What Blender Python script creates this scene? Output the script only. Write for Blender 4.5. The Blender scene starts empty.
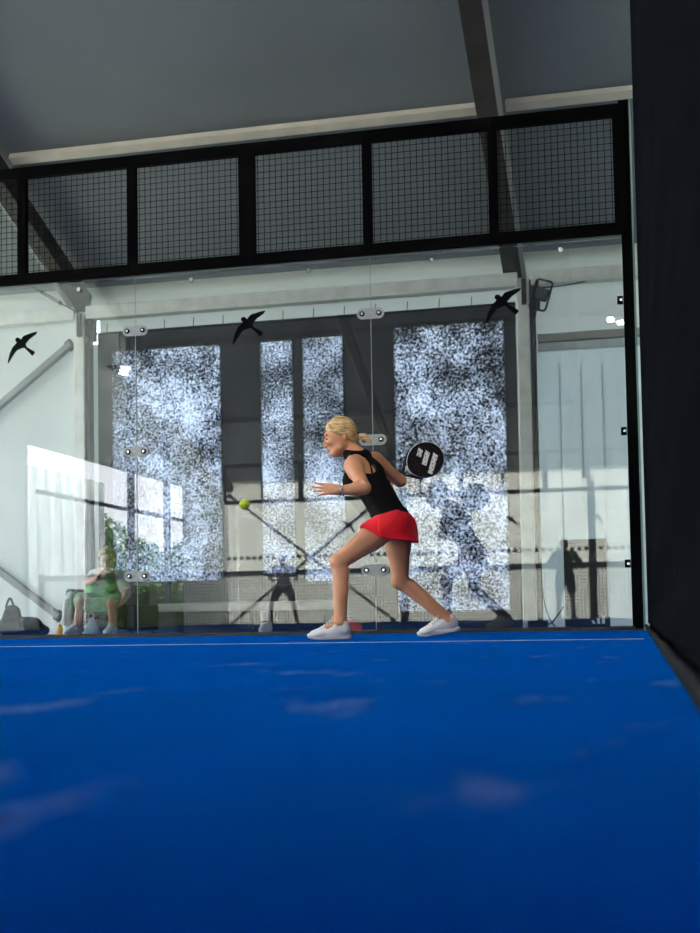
import bpy, math, random
import numpy as np
from mathutils import Vector, Matrix
random.seed(7)
C = bpy.context.scene.collection
SC = bpy.context.scene

# ------------------------------------------------------------------ camera
F_PX, CX, CY, PITCH, YAW, ROLL, CAM_H, CAM_X, CAM_D = 1234.32789, 348.53336, 553.03595, 0.05126, 0.22656, -0.01721, 0.14008, -0.02396, 9.5
_f = np.array([-math.sin(YAW)*math.cos(PITCH), math.cos(YAW)*math.cos(PITCH), math.sin(PITCH)])
_r = np.array([math.cos(YAW), math.sin(YAW), 0.0])
_u = np.cross(_r, _f)
c_, s_ = math.cos(ROLL), math.sin(ROLL)
RIGHT, UP, FWD = _r*c_+_u*s_, -_r*s_+_u*c_, _f
EYE = np.array([CAM_X, -CAM_D, CAM_H])

def ray(px, py):
    return FWD + RIGHT*(px-CX)/F_PX + UP*(CY-py)/F_PX
def at(px, py, Y):
    v = ray(px, py); return EYE + v*((Y-EYE[1])/v[1])
def atX(px, py, X):
    v = ray(px, py); return EYE + v*((X-EYE[0])/v[0])
def ground(px, py, Z=0.0):
    v = ray(px, py); return EYE + v*((Z-EYE[2])/v[2])

cam = bpy.data.cameras.new('camera')
cam_o = bpy.data.objects.new('camera', cam); C.objects.link(cam_o)
m = Matrix.Identity(4)
for i in range(3):
    m[i][0], m[i][1], m[i][2], m[i][3] = RIGHT[i], UP[i], -FWD[i], EYE[i]
cam_o.matrix_world = m
cam.sensor_fit = 'VERTICAL'; cam.sensor_height = 36; cam.sensor_width = 36
cam.lens = F_PX*36/933
cam.shift_x = (350-CX)/933; cam.shift_y = (CY-466.5)/933
cam.clip_start = 0.01; cam.clip_end = 300
cam.dof.use_dof = True; cam.dof.focus_distance = 7.75; cam.dof.aperture_fstop = 3.2
SC.camera = cam_o
SC.view_settings.view_transform = 'Standard'; SC.view_settings.look = 'None'
SC.view_settings.gamma = 1.0; SC.view_settings.use_curve_mapping = False
SC.view_settings.exposure = 0.12
SC.cycles.use_denoising = True
SC.cycles.max_bounces = 14; SC.cycles.diffuse_bounces = 5; SC.cycles.glossy_bounces = 4
SC.cycles.transmission_bounces = 6; SC.cycles.transparent_max_bounces = 24
SC.cycles.sample_clamp_indirect = 6.0
SC.cycles.caustics_reflective = False; SC.cycles.caustics_refractive = False

# ------------------------------------------------------------------ materials
def nodes(name):
    mt = bpy.data.materials.new(name); mt.use_nodes = True
    nt = mt.node_tree; nt.nodes.clear()
    return mt, nt, nt.nodes.new('ShaderNodeOutputMaterial')
def srgb(r, g, b):
    f = lambda c: (c/255/12.92) if c/255 <= .04045 else ((c/255+.055)/1.055)**2.4
    return (f(r), f(g), f(b), 1)
def M(name, col, rough=.6, metal=0.0, spec=.4, var=.0, scale=8, sheen=0.0, coords='Object', bump=0.0, bscale=60):
    mt, nt, out = nodes(name); N, L = nt.nodes, nt.links
    p = N.new('ShaderNodeBsdfPrincipled'); L.new(p.outputs[0], out.inputs[0])
    p.inputs['Roughness'].default_value = rough; p.inputs['Metallic'].default_value = metal
    p.inputs['Specular IOR Level'].default_value = spec
    if sheen: p.inputs['Sheen Weight'].default_value = sheen; p.inputs['Sheen Roughness'].default_value = .5
    p.inputs['Base Color'].default_value = col
    tc = N.new('ShaderNodeTexCoord')
    if var:
        nz = N.new('ShaderNodeTexNoise'); nz.inputs['Scale'].default_value = scale; nz.inputs['Detail'].default_value = 4
        L.new(tc.outputs[coords], nz.inputs['Vector'])
        rp = N.new('ShaderNodeValToRGB')
        rp.color_ramp.elements[0].position = .3; rp.color_ramp.elements[1].position = .7
        rp.color_ramp.elements[0].color = tuple(c*(1-var) for c in col[:3])+(1,)
        rp.color_ramp.elements[1].color = tuple(min(1, c*(1+var)) for c in col[:3])+(1,)
        L.new(nz.outputs['Fac'], rp.inputs[0]); L.new(rp.outputs[0], p.inputs['Base Color'])
    if bump:
        n2 = N.new('ShaderNodeTexNoise'); n2.inputs['Scale'].default_value = bscale; n2.inputs['Detail'].default_value = 3
        L.new(tc.outputs[coords], n2.inputs['Vector'])
        b = N.new('ShaderNodeBump'); b.inputs['Strength'].default_value = bump; b.inputs['Distance'].default_value = .01
        L.new(n2.outputs['Fac'], b.inputs['Height']); L.new(b.outputs[0], p.inputs['Normal'])
    return mt
def M_emit(name, col, strength):
    mt, nt, out = nodes(name)
    e = nt.nodes.new('ShaderNodeEmission'); e.inputs[0].default_value = col; e.inputs[1].default_value = strength
    nt.links.new(e.outputs[0], out.inputs[0]); return mt
def M_fabric(name, col, trans_col, fac, var=.06, scale=1.2):
    """Tent cloth: part diffuse, part letting daylight through."""
    mt, nt, out = nodes(name); N, L = nt.nodes, nt.links
    d = N.new('ShaderNodeBsdfDiffuse'); t = N.new('ShaderNodeBsdfTranslucent'); mx = N.new('ShaderNodeMixShader')
    tc = N.new('ShaderNodeTexCoord'); nz = N.new('ShaderNodeTexNoise')
    nz.inputs['Scale'].default_value = scale; nz.inputs['Detail'].default_value = 5
    L.new(tc.outputs['Object'], nz.inputs['Vector'])
    for sh, c in ((d, col), (t, trans_col)):
        rp = N.new('ShaderNodeValToRGB'); rp.color_ramp.elements[0].position = .3; rp.color_ramp.elements[1].position = .7
        rp.color_ramp.elements[0].color = tuple(k*(1-var) for k in c[:3])+(1,)
        rp.color_ramp.elements[1].color = tuple(min(1, k*(1+var)) for k in c[:3])+(1,)
        L.new(nz.outputs['Fac'], rp.inputs[0]); L.new(rp.outputs[0], sh.inputs['Color'])
    mx.inputs[0].default_value = fac
    L.new(d.outputs[0], mx.inputs[1]); L.new(t.outputs[0], mx.inputs[2]); L.new(mx.outputs[0], out.inputs[0])
    return mt
def M_speckle(name, seed, grain=44, lo=.37, hi=.66):
    """Speckled window sheet: bright translucent specks between dark ones."""
    mt, nt, out = nodes(name); N, L = nt.nodes, nt.links
    tc = N.new('ShaderNodeTexCoord'); mp = N.new('ShaderNodeMapping'); mp.inputs['Location'].default_value = (seed*3.1, seed*1.7, seed)
    L.new(tc.outputs['Object'], mp.inputs['Vector'])
    a = N.new('ShaderNodeTexNoise'); a.inputs['Scale'].default_value = grain; a.inputs['Detail'].default_value = 3.5; a.inputs['Roughness'].default_value = .62
    b = N.new('ShaderNodeTexNoise'); b.inputs['Scale'].default_value = 2.2; b.inputs['Detail'].default_value = 4
    for n in (a, b): L.new(mp.outputs[0], n.inputs['Vector'])
    s1 = N.new('ShaderNodeMath'); s1.operation = 'MULTIPLY_ADD'; s1.inputs[1].default_value = .55; L.new(b.outputs['Fac'], s1.inputs[0])
    L.new(a.outputs['Fac'], s1.inputs[2])
    s2 = N.new('ShaderNodeMath'); s2.operation = 'SUBTRACT'; s2.inputs[1].default_value = .275; L.new(s1.outputs[0], s2.inputs[0])
    rp = N.new('ShaderNodeValToRGB'); e = rp.color_ramp.elements
    e[0].position = lo; e[0].color = (0, 0, 0, 1); e[1].position = hi; e[1].color = (1, 1, 1, 1)
    L.new(s2.outputs[0], rp.inputs[0])
    d = N.new('ShaderNodeBsdfDiffuse'); d.inputs[0].default_value = (.03, .033, .04, 1)
    t = N.new('ShaderNodeBsdfTranslucent'); t.inputs[0].default_value = (.55, .585, .65, 1)
    mx = N.new('ShaderNodeMixShader'); L.new(rp.outputs[0], mx.inputs[0]); L.new(d.outputs[0], mx.inputs[1]); L.new(t.outputs[0], mx.inputs[2])
    L.new(mx.outputs[0], out.inputs[0]); return mt
def M_glass(name, tint=(.93, .965, .95, 1), ior=1.5):
    mt, nt, out = nodes(name); N, L = nt.nodes, nt.links
    t = N.new('ShaderNodeBsdfTransparent'); t.inputs[0].default_value = tint
    g = N.new('ShaderNodeBsdfGlossy'); g.inputs['Roughness'].default_value = 0.0
    fr = N.new('ShaderNodeFresnel'); fr.inputs['IOR'].default_value = ior
    mx = N.new('ShaderNodeMixShader'); L.new(fr.outputs[0], mx.inputs[0]); L.new(t.outputs[0], mx.inputs[1]); L.new(g.outputs[0], mx.inputs[2])
    L.new(mx.outputs[0], out.inputs[0]); return mt
def M_turf(name):
    mt, nt, out = nodes(name); N, L = nt.nodes, nt.links
    p = N.new('ShaderNodeBsdfPrincipled'); L.new(p.outputs[0], out.inputs[0])
    p.inputs['Roughness'].default_value = .8; p.inputs['Specular IOR Level'].default_value = 0
    p.inputs['Sheen Weight'].default_value = 1.0; p.inputs['Sheen Roughness'].default_value = .115; p.inputs['Sheen Tint'].default_value = (.002, .25, 1, 1)
    tc = N.new('ShaderNodeTexCoord')
    def noise(sc, det, vec):
        n = N.new('ShaderNodeTexNoise'); n.inputs['Scale'].default_value = sc; n.inputs['Detail'].default_value = det
        L.new(vec, n.inputs['Vector']); return n.outputs['Fac']
    def ramp(fac, p0, c0, p1, c1):
        r = N.new('ShaderNodeValToRGB'); r.color_ramp.elements[0].position = p0; r.color_ramp.elements[1].position = p1
        r.color_ramp.elements[0].color = c0; r.color_ramp.elements[1].color = c1; L.new(fac, r.inputs[0]); return r.outputs[0]
    mp = N.new('ShaderNodeMapping'); mp.inputs['Scale'].default_value = (1, .35, 1); L.new(tc.outputs['Object'], mp.inputs['Vector'])
    base = ramp(noise(3.0, 5, mp.outputs[0]), .32, (.0002, .010, .15, 1), .70, (.0003, .018, .24, 1))
    sand = ramp(noise(5.5, 5, mp.outputs[0]), .60, (0, 0, 0, 1), .70, (1, 1, 1, 1))
    fine = ramp(noise(60, 4, tc.outputs['Object']), .35, (0, 0, 0, 1), .7, (1, 1, 1, 1))
    mul = N.new('ShaderNodeMath'); mul.operation = 'MULTIPLY'; L.new(sand, mul.inputs[0]); L.new(fine, mul.inputs[1])
    m2 = N.new('ShaderNodeMath'); m2.operation = 'MULTIPLY'; m2.inputs[1].default_value = .36; L.new(mul.outputs[0], m2.inputs[0])
    mx = N.new('ShaderNodeMixRGB'); L.new(m2.outputs[0], mx.inputs[0]); L.new(base, mx.inputs[1]); mx.inputs[2].default_value = (.46, .46, .44, 1)
    L.new(mx.outputs[0], p.inputs['Base Color'])
    bp = N.new('ShaderNodeBump'); bp.inputs['Strength'].default_value = .5; bp.inputs['Distance'].default_value = .008
    L.new(noise(180, 2, tc.outputs['Object']), bp.inputs['Height']); L.new(bp.outputs[0], p.inputs['Normal'])
    return mt
def M_hair(name, c0, c1):
    mt, nt, out = nodes(name); N, L = nt.nodes, nt.links
    p = N.new('ShaderNodeBsdfPrincipled'); p.inputs['Roughness'].default_value = .45; L.new(p.outputs[0], out.inputs[0])
    tc = N.new('ShaderNodeTexCoord'); mp = N.new('ShaderNodeMapping'); mp.inputs['Scale'].default_value = (14, 60, 95); mp.inputs['Rotation'].default_value = (0, .35, 0)
    L.new(tc.outputs['Object'], mp.inputs['Vector'])
    n = N.new('ShaderNodeTexNoise'); n.inputs['Scale'].default_value = 1; n.inputs['Detail'].default_value = 5; L.new(mp.outputs[0], n.inputs['Vector'])
    r = N.new('ShaderNodeValToRGB'); r.color_ramp.elements[0].position = .38; r.color_ramp.elements[1].position = .62
    r.color_ramp.elements[0].color = c0; r.color_ramp.elements[1].color = c1
    L.new(n.outputs['Fac'], r.inputs[0]); L.new(r.outputs[0], p.inputs['Base Color'])
    b = N.new('ShaderNodeBump'); b.inputs['Strength'].default_value = .5; b.inputs['Distance'].default_value = .006
    L.new(n.outputs['Fac'], b.inputs['Height']); L.new(b.outputs[0], p.inputs['Normal'])
    return mt

m_turf = M_turf('blue_turf')
m_black = M('black_powder_coat', (.0018, .0018, .002, 1), .8, spec=.04)
m_wire = M('black_wire', (.002, .002, .0025, 1), .8, spec=.05)
m_rail = M('dark_rail', (.03, .035, .035, 1), .5, .3)
m_glass = M_glass('toughened_glass', (.968, .982, .98, 1), 1.72)
m_seal = M('seam_seal', (.42, .46, .45, 1), .5)
m_edge = M('glass_edge', (.16, .30, .27, 1), .25, spec=.6)
m_clamp = M('brushed_steel', (.36, .38, .385, 1), .45, .4, var=.1, scale=40)
m_bolt = M('bolt_metal', (.75, .76, .78, 1), .25, 1.0)
m_vinyl = M('black_vinyl', (.004, .0045, .0055, 1), .8, spec=.05)
m_white_wall = M_fabric('white_tent_cloth', (.78, .80, .78, 1), (.53, .56, .54, 1), .40, .03, .8)
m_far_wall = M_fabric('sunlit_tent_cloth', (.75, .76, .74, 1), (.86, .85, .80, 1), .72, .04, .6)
m_grey_wall = M_fabric('grey_tent_cloth', (.62, .66, .66, 1), (.62, .67, .67, 1), .38, .06, 1.0)
m_roof = M_fabric('grey_roof_cloth', (.275, .295, .322, 1), (.1, .12, .14, 1), .03, .07, .7)
m_tarp = M('black_tarpaulin', (.055, .057, .062, 1), .8, spec=.15, var=.25, scale=2.0, bump=.3, bscale=6)
m_alu = M('dull_aluminium', (.80, .81, .77, 1), .6, .0, var=.12, scale=6)
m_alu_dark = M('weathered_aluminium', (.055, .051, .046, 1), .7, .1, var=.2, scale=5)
m_purlin = M('pale_purlin', (.90, .80, .68, 1), .6, var=.08, scale=4)
m_brace = M('grey_brace', (.17, .185, .19, 1), .5, .4, var=.1)
m_cable = M('black_cable', (.012, .012, .013, 1), .5)
m_steel = M('steel_wire', (.10, .11, .11, 1), .4, .7)
m_dark_floor = M('dark_ground', (.016, .021, .026, 1), .8, var=.3, scale=3)
m_ground = M('outside_ground', (.07, .08, .05, 1), .9, var=.3, scale=.6)
m_cloth_black = M('black_windscreen', (.0085, .0095, .0125, 1), 1.0, spec=.0, bump=.6, bscale=14)
m_skin = M('tanned_skin', (.78, .365, .20, 1), .5, spec=.35, var=.06, scale=10)
m_skin2 = M('fair_skin', (.56, .33, .24, 1), .55, var=.08, scale=9)
m_lip = M('lip', (.42, .13, .11, 1), .45)
m_eye = M('eye_dark', (.03, .02, .018, 1), .25)
m_brow = M('eyebrow', (.20, .12, .06, 1), .7)
m_blond = M_hair('blond_hair', (.42, .22, .06, 1), (.95, .68, .32, 1))
m_brown = M_hair('light_brown_hair', (.20, .12, .06, 1), (.42, .28, .15, 1))
m_tank = M('black_knit', (.006, .006, .0065, 1), .85, spec=.15, bump=.3, bscale=90)
m_red = M('red_sports_cloth', (.95, .018, .035, 1), .6, spec=.25, bump=.12, bscale=25)
m_shoe = M('white_shoe_fabric', (.90, .88, .87, 1), .6, bump=.2, bscale=120)
m_sole = M('white_rubber', (.88, .87, .86, 1), .5)
m_lace = M('white_lace', (.72, .73, .75, 1), .7)
m_nail = M('red_nail_varnish', (.75, .01, .05, 1), .25)
m_silver = M('silver', (.7, .7, .72, 1), .25, 1.0)
m_racket = M('racket_face', (.018, .014, .014, 1), .8, spec=.1, var=.3, scale=60)
m_rim = M('racket_rim', (.78, .79, .80, 1), .35)
m_logo = M('logo_white', (.92, .92, .91, 1), .5)
m_grip = M('black_grip', (.012, .012, .013, 1), .7)
m_ball = M('tennis_felt', (.72, .95, .03, 1), .9, var=.1, scale=60, bump=.6, bscale=300, sheen=.3)
m_green = M('green_print_dress', (.10, .36, .13, 1), .8, var=.35, scale=16)
m_pale = M('pale_cloth', (.62, .68, .68, 1), .8, var=.1)
m_shirt = M('white_shirt', (.70, .71, .73, 1), .8)
m_dark_cloth = M('dark_sportswear', (.02, .022, .026, 1), .8)
m_bag = M('black_bag_nylon', (.014, .016, .022, 1), .6, var=.3, scale=12, bump=.4, bscale=18)
m_redbag = M('coral_bag_cloth', (.85, .12, .07, 1), .7, var=.2, scale=20)
m_yellow = M('yellow_plastic', (.75, .45, .03, 1), .45)
m_crossbar = M('crossbar_grey', (.36, .355, .33, 1), .6)
m_line = M('worn_line_paint', (.55, .6, .65, 1), .8, var=.3, scale=5)
m_bench = M('white_bench_plank', (.66, .67, .64, 1), .6, var=.08, scale=6)
m_board = M('dark_green_board', (.03, .038, .04, 1), .55, var=.15, scale=3)
m_net = M('net_cord', (.01, .012, .014, 1), .8)
m_band = M('net_band', (.02, .028, .045, 1), .7)
m_leaf = M('leaf_green', (.09, .20, .03, 1), .6, var=.4, scale=3)
m_bark = M('bark', (.10, .07, .05, 1), .9, var=.3, scale=12)
m_led = M_emit('led_panel', (1, .98, .94, 1), 270)
m_lampbody = M('lamp_housing', (.03, .03, .032, 1), .5, .4)
m_lens = M('worklight_lens', (.05, .055, .06, 1), .3)
SPECK = [M_speckle('speckled_window_sheet_%d' % i, i+1) for i in range(5)]

# ------------------------------------------------------------------ mesh helpers
class MB:
    def __init__(self): self.v, self.f = [], []
    def add(self, vs, fs):
        n = len(self.v); self.v += [tuple(float(c) for c in p) for p in vs]; self.f += [tuple(i+n for i in q) for q in fs]; return self
    def box(self, lo, hi):
        x0, y0, z0 = lo; x1, y1, z1 = hi
        return self.add([(x0,y0,z0),(x1,y0,z0),(x1,y1,z0),(x0,y1,z0),(x0,y0,z1),(x1,y0,z1),(x1,y1,z1),(x0,y1,z1)],
                        [(0,3,2,1),(4,5,6,7),(0,1,5,4),(1,2,6,5),(2,3,7,6),(3,0,4,7)])
    def beam(self, a, b, w, h, up=(0, 0, 1)):
        a, b, up = np.array(a, float), np.array(b, float), np.array(up, float)
        d = b-a; d /= np.linalg.norm(d); s = np.cross(d, up); s /= np.linalg.norm(s); u = np.cross(s, d)
        vs = [p + s*sx*w/2 + u*sy*h/2 for p in (a, b) for sx, sy in ((-1,-1),(1,-1),(1,1),(-1,1))]
        return self.add(vs, [(0,1,2,3),(7,6,5,4),(0,4,5,1),(1,5,6,2),(2,6,7,3),(3,7,4,0)])
    def tube(self, pts, r, n=8, caps=True):
        pts = [np.array(p, float) for p in pts]; k = len(pts); vs = []
        rr = r if hasattr(r, '__len__') else [r]*k
        prev = None
        for i, p in enumerate(pts):
            d = pts[min(i+1, k-1)] - pts[max(i-1, 0)]; d /= (np.linalg.norm(d)+1e-12)
            if prev is None:
                ref = np.array([0, 0, 1.0]) if abs(d[2]) < .9 else np.array([1.0, 0, 0])
                s = np.cross(d, ref)
            else: s = prev - d*(prev@d)
            s /= np.linalg.norm(s); prev = s; u = np.cross(d, s)
            vs += [p + (s*math.cos(2*math.pi*j/n)+u*math.sin(2*math.pi*j/n))*rr[i] for j in range(n)]
        fs = [(i*n+j, i*n+(j+1)%n, (i+1)*n+(j+1)%n, (i+1)*n+j) for i in range(k-1) for j in range(n)]
        if caps: fs += [tuple(range(n))[::-1], tuple((k-1)*n+j for j in range(n))]
        return self.add(vs, fs)
    def ring(self, c, axis, R, r, n=24, k=8):
        c, axis = np.array(c, float), np.array(axis, float); axis /= np.linalg.norm(axis)
        ref = np.array([0, 0, 1.0]) if abs(axis[2]) < .9 else np.array([1.0, 0, 0])
        a = np.cross(axis, ref); a /= np.linalg.norm(a); b = np.cross(axis, a); vs, fs = [], []
        for i in range(n):
            t = 2*math.pi*i/n; e = a*math.cos(t)+b*math.sin(t)
            for j in range(k):
                q = 2*math.pi*j/k; vs.append(c + e*(R+r*math.cos(q)) + axis*r*math.sin(q))
        for i in range(n):
            for j in range(k): fs.append((i*k+j, ((i+1)%n)*k+j, ((i+1)%n)*k+(j+1)%k, i*k+(j+1)%k))
        return self.add(vs, fs)
    def ball(self, c, r, n=16, k=10, axes=None):
        c = np.array(c, float); rx, ry, rz = r if hasattr(r, '__len__') else (r, r, r)
        A = np.eye(3) if axes is None else np.array(axes, float)
        vs = [c + A[2]*rz]; fs = []
        for i in range(1, k):
            t = math.pi*i/k
            vs += [c + A[0]*rx*math.sin(t)*math.cos(2*math.pi*j/n) + A[1]*ry*math.sin(t)*math.sin(2*math.pi*j/n) + A[2]*rz*math.cos(t) for j in range(n)]
        vs.append(c - A[2]*rz)
        fs += [(0, 1+j, 1+(j+1)%n) for j in range(n)]
        for i in range(k-2):
            fs += [(1+i*n+j, 1+(i+1)*n+j, 1+(i+1)*n+(j+1)%n, 1+i*n+(j+1)%n) for j in range(n)]
        e = len(vs)-1; b = 1+(k-2)*n
        fs += [(e, b+(j+1)%n, b+j) for j in range(n)]
        return self.add(vs, fs)
    def prism(self, poly, o, ex, ey, ez, t):
        """Polygon in the plane (ex, ey) at o, thickness t along ez."""
        o, ex, ey, ez = (np.array(q, float) for q in (o, ex, ey, ez)); n = len(poly)
        vs = [o+ex*p[0]+ey*p[1] for p in poly] + [o+ex*p[0]+ey*p[1]+ez*t for p in poly]
        return self.add(vs, [tuple(range(n))[::-1], tuple(range(n, 2*n))] + [(i, (i+1)%n, n+(i+1)%n, n+i) for i in range(n)])
def wloc(o):
    v = Vector((0, 0, 0))
    while o is not None: v = v + o.location; o = o.parent
    return v
def obj(name, mb, mat, parent=None, loc=None, smooth=False, bevel=0.0):
    base = wloc(parent) if parent is not None else Vector(loc if loc is not None else (0, 0, 0))
    me = bpy.data.meshes.new(name)
    me.from_pydata([(x-base.x, y-base.y, z-base.z) for x, y, z in mb.v], [], mb.f)
    me.validate(); me.update(); me.materials.append(mat)
    if smooth: me.polygons.foreach_set('use_smooth', [True]*len(me.polygons))
    o = bpy.data.objects.new(name, me); C.objects.link(o)
    if parent is not None: o.parent = parent
    else: o.location = base
    if bevel:
        b = o.modifiers.new('bevel', 'BEVEL'); b.width = bevel; b.segments = 2; b.limit_method = 'ANGLE'
    return o
def tag(o, label, cat, group=None, kind=None):
    o['label'] = label; o['category'] = cat
    if group: o['group'] = group
    if kind: o['kind'] = kind
    return o
def thing(name, label, cat, loc, group=None):
    o = bpy.data.objects.new(name, None); C.objects.link(o); o.location = Vector([float(c) for c in loc]); o.empty_display_size = .1
    return tag(o, label, cat, group)
def struct(name, mb, mat, label=None, parent=None):
    o = obj(name, mb, mat, parent)
    if parent is None:
        o['kind'] = 'structure'
        if label: o['label'] = label
        o['category'] = name.split('_')[0]
    return o

# ------------------------------------------------------------------ distance-field modelling (bodies, clothes, soft things)
def V(*a): return np.array(a, float)
def unit(v): v = np.array(v, float); return v/np.linalg.norm(v)
class Field:
    def __init__(self, lo, hi, h):
        self.lo = np.array(lo, float); self.h = h
        self.n = np.ceil((np.array(hi, float)-self.lo)/h).astype(int)+1
        self.d = np.full(self.n, 1.0, np.float32)
    def win(self, lo, hi):
        a = np.clip(np.floor((np.array(lo)-self.lo)/self.h).astype(int), 0, self.n)
        b = np.clip(np.ceil((np.array(hi)-self.lo)/self.h).astype(int)+1, 0, self.n)
        sl = tuple(slice(i, j) for i, j in zip(a, b))
        g = [(self.lo[i]+self.h*np.arange(a[i], b[i])).astype(np.float32) for i in range(3)]
        return sl, g[0][:, None, None], g[1][None, :, None], g[2][None, None, :]
    def put(self, sl, nd, k, op):
        d = self.d[sl]
        if op == 'sub': nd = -nd; s = -1
        elif op == 'int': s = -1
        else: s = 1
        a, b = d*s, nd*s
        if k > 0:
            hh = np.clip(.5+.5*(b-a)/k, 0, 1); r = b*(1-hh)+a*hh-k*hh*(1-hh)
        else: r = np.minimum(a, b)
        self.d[sl] = r*s
    def cap(self, a, b, ra, rb, k=.02, op='add'):
        a, b = np.array(a, float), np.array(b, float); m_ = max(ra, rb)+k+3*self.h
        sl, X, Y, Z = self.win(np.minimum(a, b)-m_, np.maximum(a, b)+m_)
        ab = b-a; L2 = float(ab@ab)+1e-12
        t = np.clip(((X-a[0])*ab[0]+(Y-a[1])*ab[1]+(Z-a[2])*ab[2])/L2, 0, 1)
        dx, dy, dz = X-a[0]-t*ab[0], Y-a[1]-t*ab[1], Z-a[2]-t*ab[2]
        self.put(sl, np.sqrt(dx*dx+dy*dy+dz*dz)-(ra+(rb-ra)*t), k, op); return self
    def ecap(self, a, b, ra, rb, lat, wa, wb, k=.03, op='add', lat2=None):
        """Limb of oval section: half-depth ra..rb, half-width wa..wb along lat (turning to lat2)."""
        a, b = np.array(a, float), np.array(b, float); m_ = max(ra, rb, wa, wb)+k+3*self.h
        sl, X, Y, Z = self.win(np.minimum(a, b)-m_, np.maximum(a, b)+m_)
        ab = b-a; L2 = float(ab@ab)+1e-12
        t = np.clip(((X-a[0])*ab[0]+(Y-a[1])*ab[1]+(Z-a[2])*ab[2])/L2, 0, 1)
        P = (X-a[0]-t*ab[0], Y-a[1]-t*ab[1], Z-a[2]-t*ab[2])
        l0 = unit(lat); l1 = unit(lat2) if lat2 is not None else l0
        l = sum(P[i]*(l0[i]+(l1[i]-l0[i])*t) for i in range(3))
        q = np.maximum(sum(p*p for p in P)-l*l, 0)
        r, w = ra+(rb-ra)*t, wa+(wb-wa)*t
        e1 = np.sqrt((l/w)**2+q/(r*r)); e2 = np.sqrt((l/(w*w))**2+q/(r**4))+1e-6
        self.put(sl, e1*(e1-1)/e2, k, op); return self
    def ell(self, c, r, axes=None, k=.01, op='add'):
        c = np.array(c, float); A = np.eye(3) if axes is None else np.array(axes, float); m_ = max(r)+k+3*self.h
        sl, X, Y, Z = self.win(c-m_, c+m_)
        P = (X-c[0], Y-c[1], Z-c[2]); q = [sum(P[i]*A[j][i] for i in range(3)) for j in range(3)]
        e1 = np.sqrt(sum((q[j]/r[j])**2 for j in range(3))); e2 = np.sqrt(sum((q[j]/r[j]**2)**2 for j in range(3)))+1e-6
        self.put(sl, e1*(e1-1)/e2, k, op); return self
    def half(self, p, n, k=0.0):
        """Keep only the side of the plane through p that n points away from."""
        n = unit(n); sl, X, Y, Z = self.win(self.lo-1, self.lo+self.n*self.h+1)
        self.put(sl, ((X-p[0])*n[0]+(Y-p[1])*n[1]+(Z-p[2])*n[2]), k, 'int'); return self
    def shell(self, t):
        self.d = np.maximum(self.d, -(self.d+t)); return self
    def mesh(self, relax=1):
        d = np.pad(self.d, 1, constant_values=1.0); s = d < 0
        n = np.array(d.shape); corners = [(i, j, k) for i in (0, 1) for j in (0, 1) for k in (0, 1)]
        sub = lambda a, c: a[c[0]:n[0]-1+c[0], c[1]:n[1]-1+c[1], c[2]:n[2]-1+c[2]]
        cnt = sum(sub(s, c).astype(np.int8) for c in corners)
        idx = np.argwhere((cnt > 0) & (cnt < 8))
        acc = np.zeros((len(idx), 3)); num = np.zeros(len(idx))
        val = {c: d[idx[:, 0]+c[0], idx[:, 1]+c[1], idx[:, 2]+c[2]].astype(float) for c in corners}
        for c in corners:
            for ax in range(3):
                if c[ax] == 0:
                    e = list(c); e[ax] = 1; e = tuple(e); va, vb = val[c], val[e]; x = (va < 0) != (vb < 0)
                    t = np.where(x, va/np.where(x, va-vb, 1), 0)
                    p = np.tile(np.array(c, float), (len(idx), 1)); p[:, ax] = t
                    acc[x] += p[x]; num[x] += 1
        vs = self.lo + self.h*(idx-1+acc/num[:, None])
        vid = np.full(n-1, -1, np.int32); vid[idx[:, 0], idx[:, 1], idx[:, 2]] = np.arange(len(idx))
        fs = []
        for ax in range(3):
            o1, o2 = [i for i in range(3) if i != ax]
            a = s; sl0 = [slice(None)]*3; sl1 = [slice(None)]*3
            sl0[ax] = slice(0, n[ax]-1); sl1[ax] = slice(1, n[ax])
            e = np.argwhere(a[tuple(sl0)] != a[tuple(sl1)]); inside = a[e[:, 0], e[:, 1], e[:, 2]]
            def g(da, db):
                q = e.copy(); q[:, o1] -= da; q[:, o2] -= db; return vid[q[:, 0], q[:, 1], q[:, 2]]
            quad = np.stack([g(0, 0), g(1, 0), g(1, 1), g(0, 1)], 1)
            flip = inside if ax == 1 else ~inside
            quad[flip] = quad[flip][:, ::-1]
            fs.append(quad)
        fs = np.concatenate(fs); fs = fs[:, ::-1]
        for _ in range(relax):
            sm = np.zeros_like(vs); ct = np.zeros(len(vs))
            for i in range(4):
                np.add.at(sm, fs[:, i], vs[fs[:, (i+1) % 4]]); np.add.at(sm, fs[:, i], vs[fs[:, (i+3) % 4]]); np.add.at(ct, fs[:, i], 2)
            vs = vs*.5+.5*sm/np.maximum(ct, 1)[:, None]
        return vs, fs
def sobj(name, F, mat, parent=None, loc=None, relax=1):
    vs, fs = F.mesh(relax)
    base = np.array(wloc(parent)) if parent is not None else np.array(loc if loc is not None else (0, 0, 0), float)
    me = bpy.data.meshes.new(name)
    me.from_pydata((vs-base).tolist(), [], fs.tolist()); me.validate(); me.update()
    me.materials.append(mat); me.polygons.foreach_set('use_smooth', [True]*len(me.polygons))
    o = bpy.data.objects.new(name, me); C.objects.link(o)
    if parent is not None: o.parent = parent
    else: o.location = Vector(base.tolist())
    return o
SKY, SUN = 6.5, 140.0
PURLIN_Y = 1.5
# ------------------------------------------------------------------ setting: tent
TY, FY = 3.5, -23.5            # tent wall behind the glass, far tent wall
RX, LX = 3.95, -11.1           # gable ends
SLOPE = .42; RIDGE_Y = (TY+FY)/2
EAVE = 3.66
def roofz(y, off=0): return EAVE + off + SLOPE*(TY-y if y > RIDGE_Y else y-FY)
BAYX = [-11.1, -6.07, -1.05, 3.95]

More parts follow.
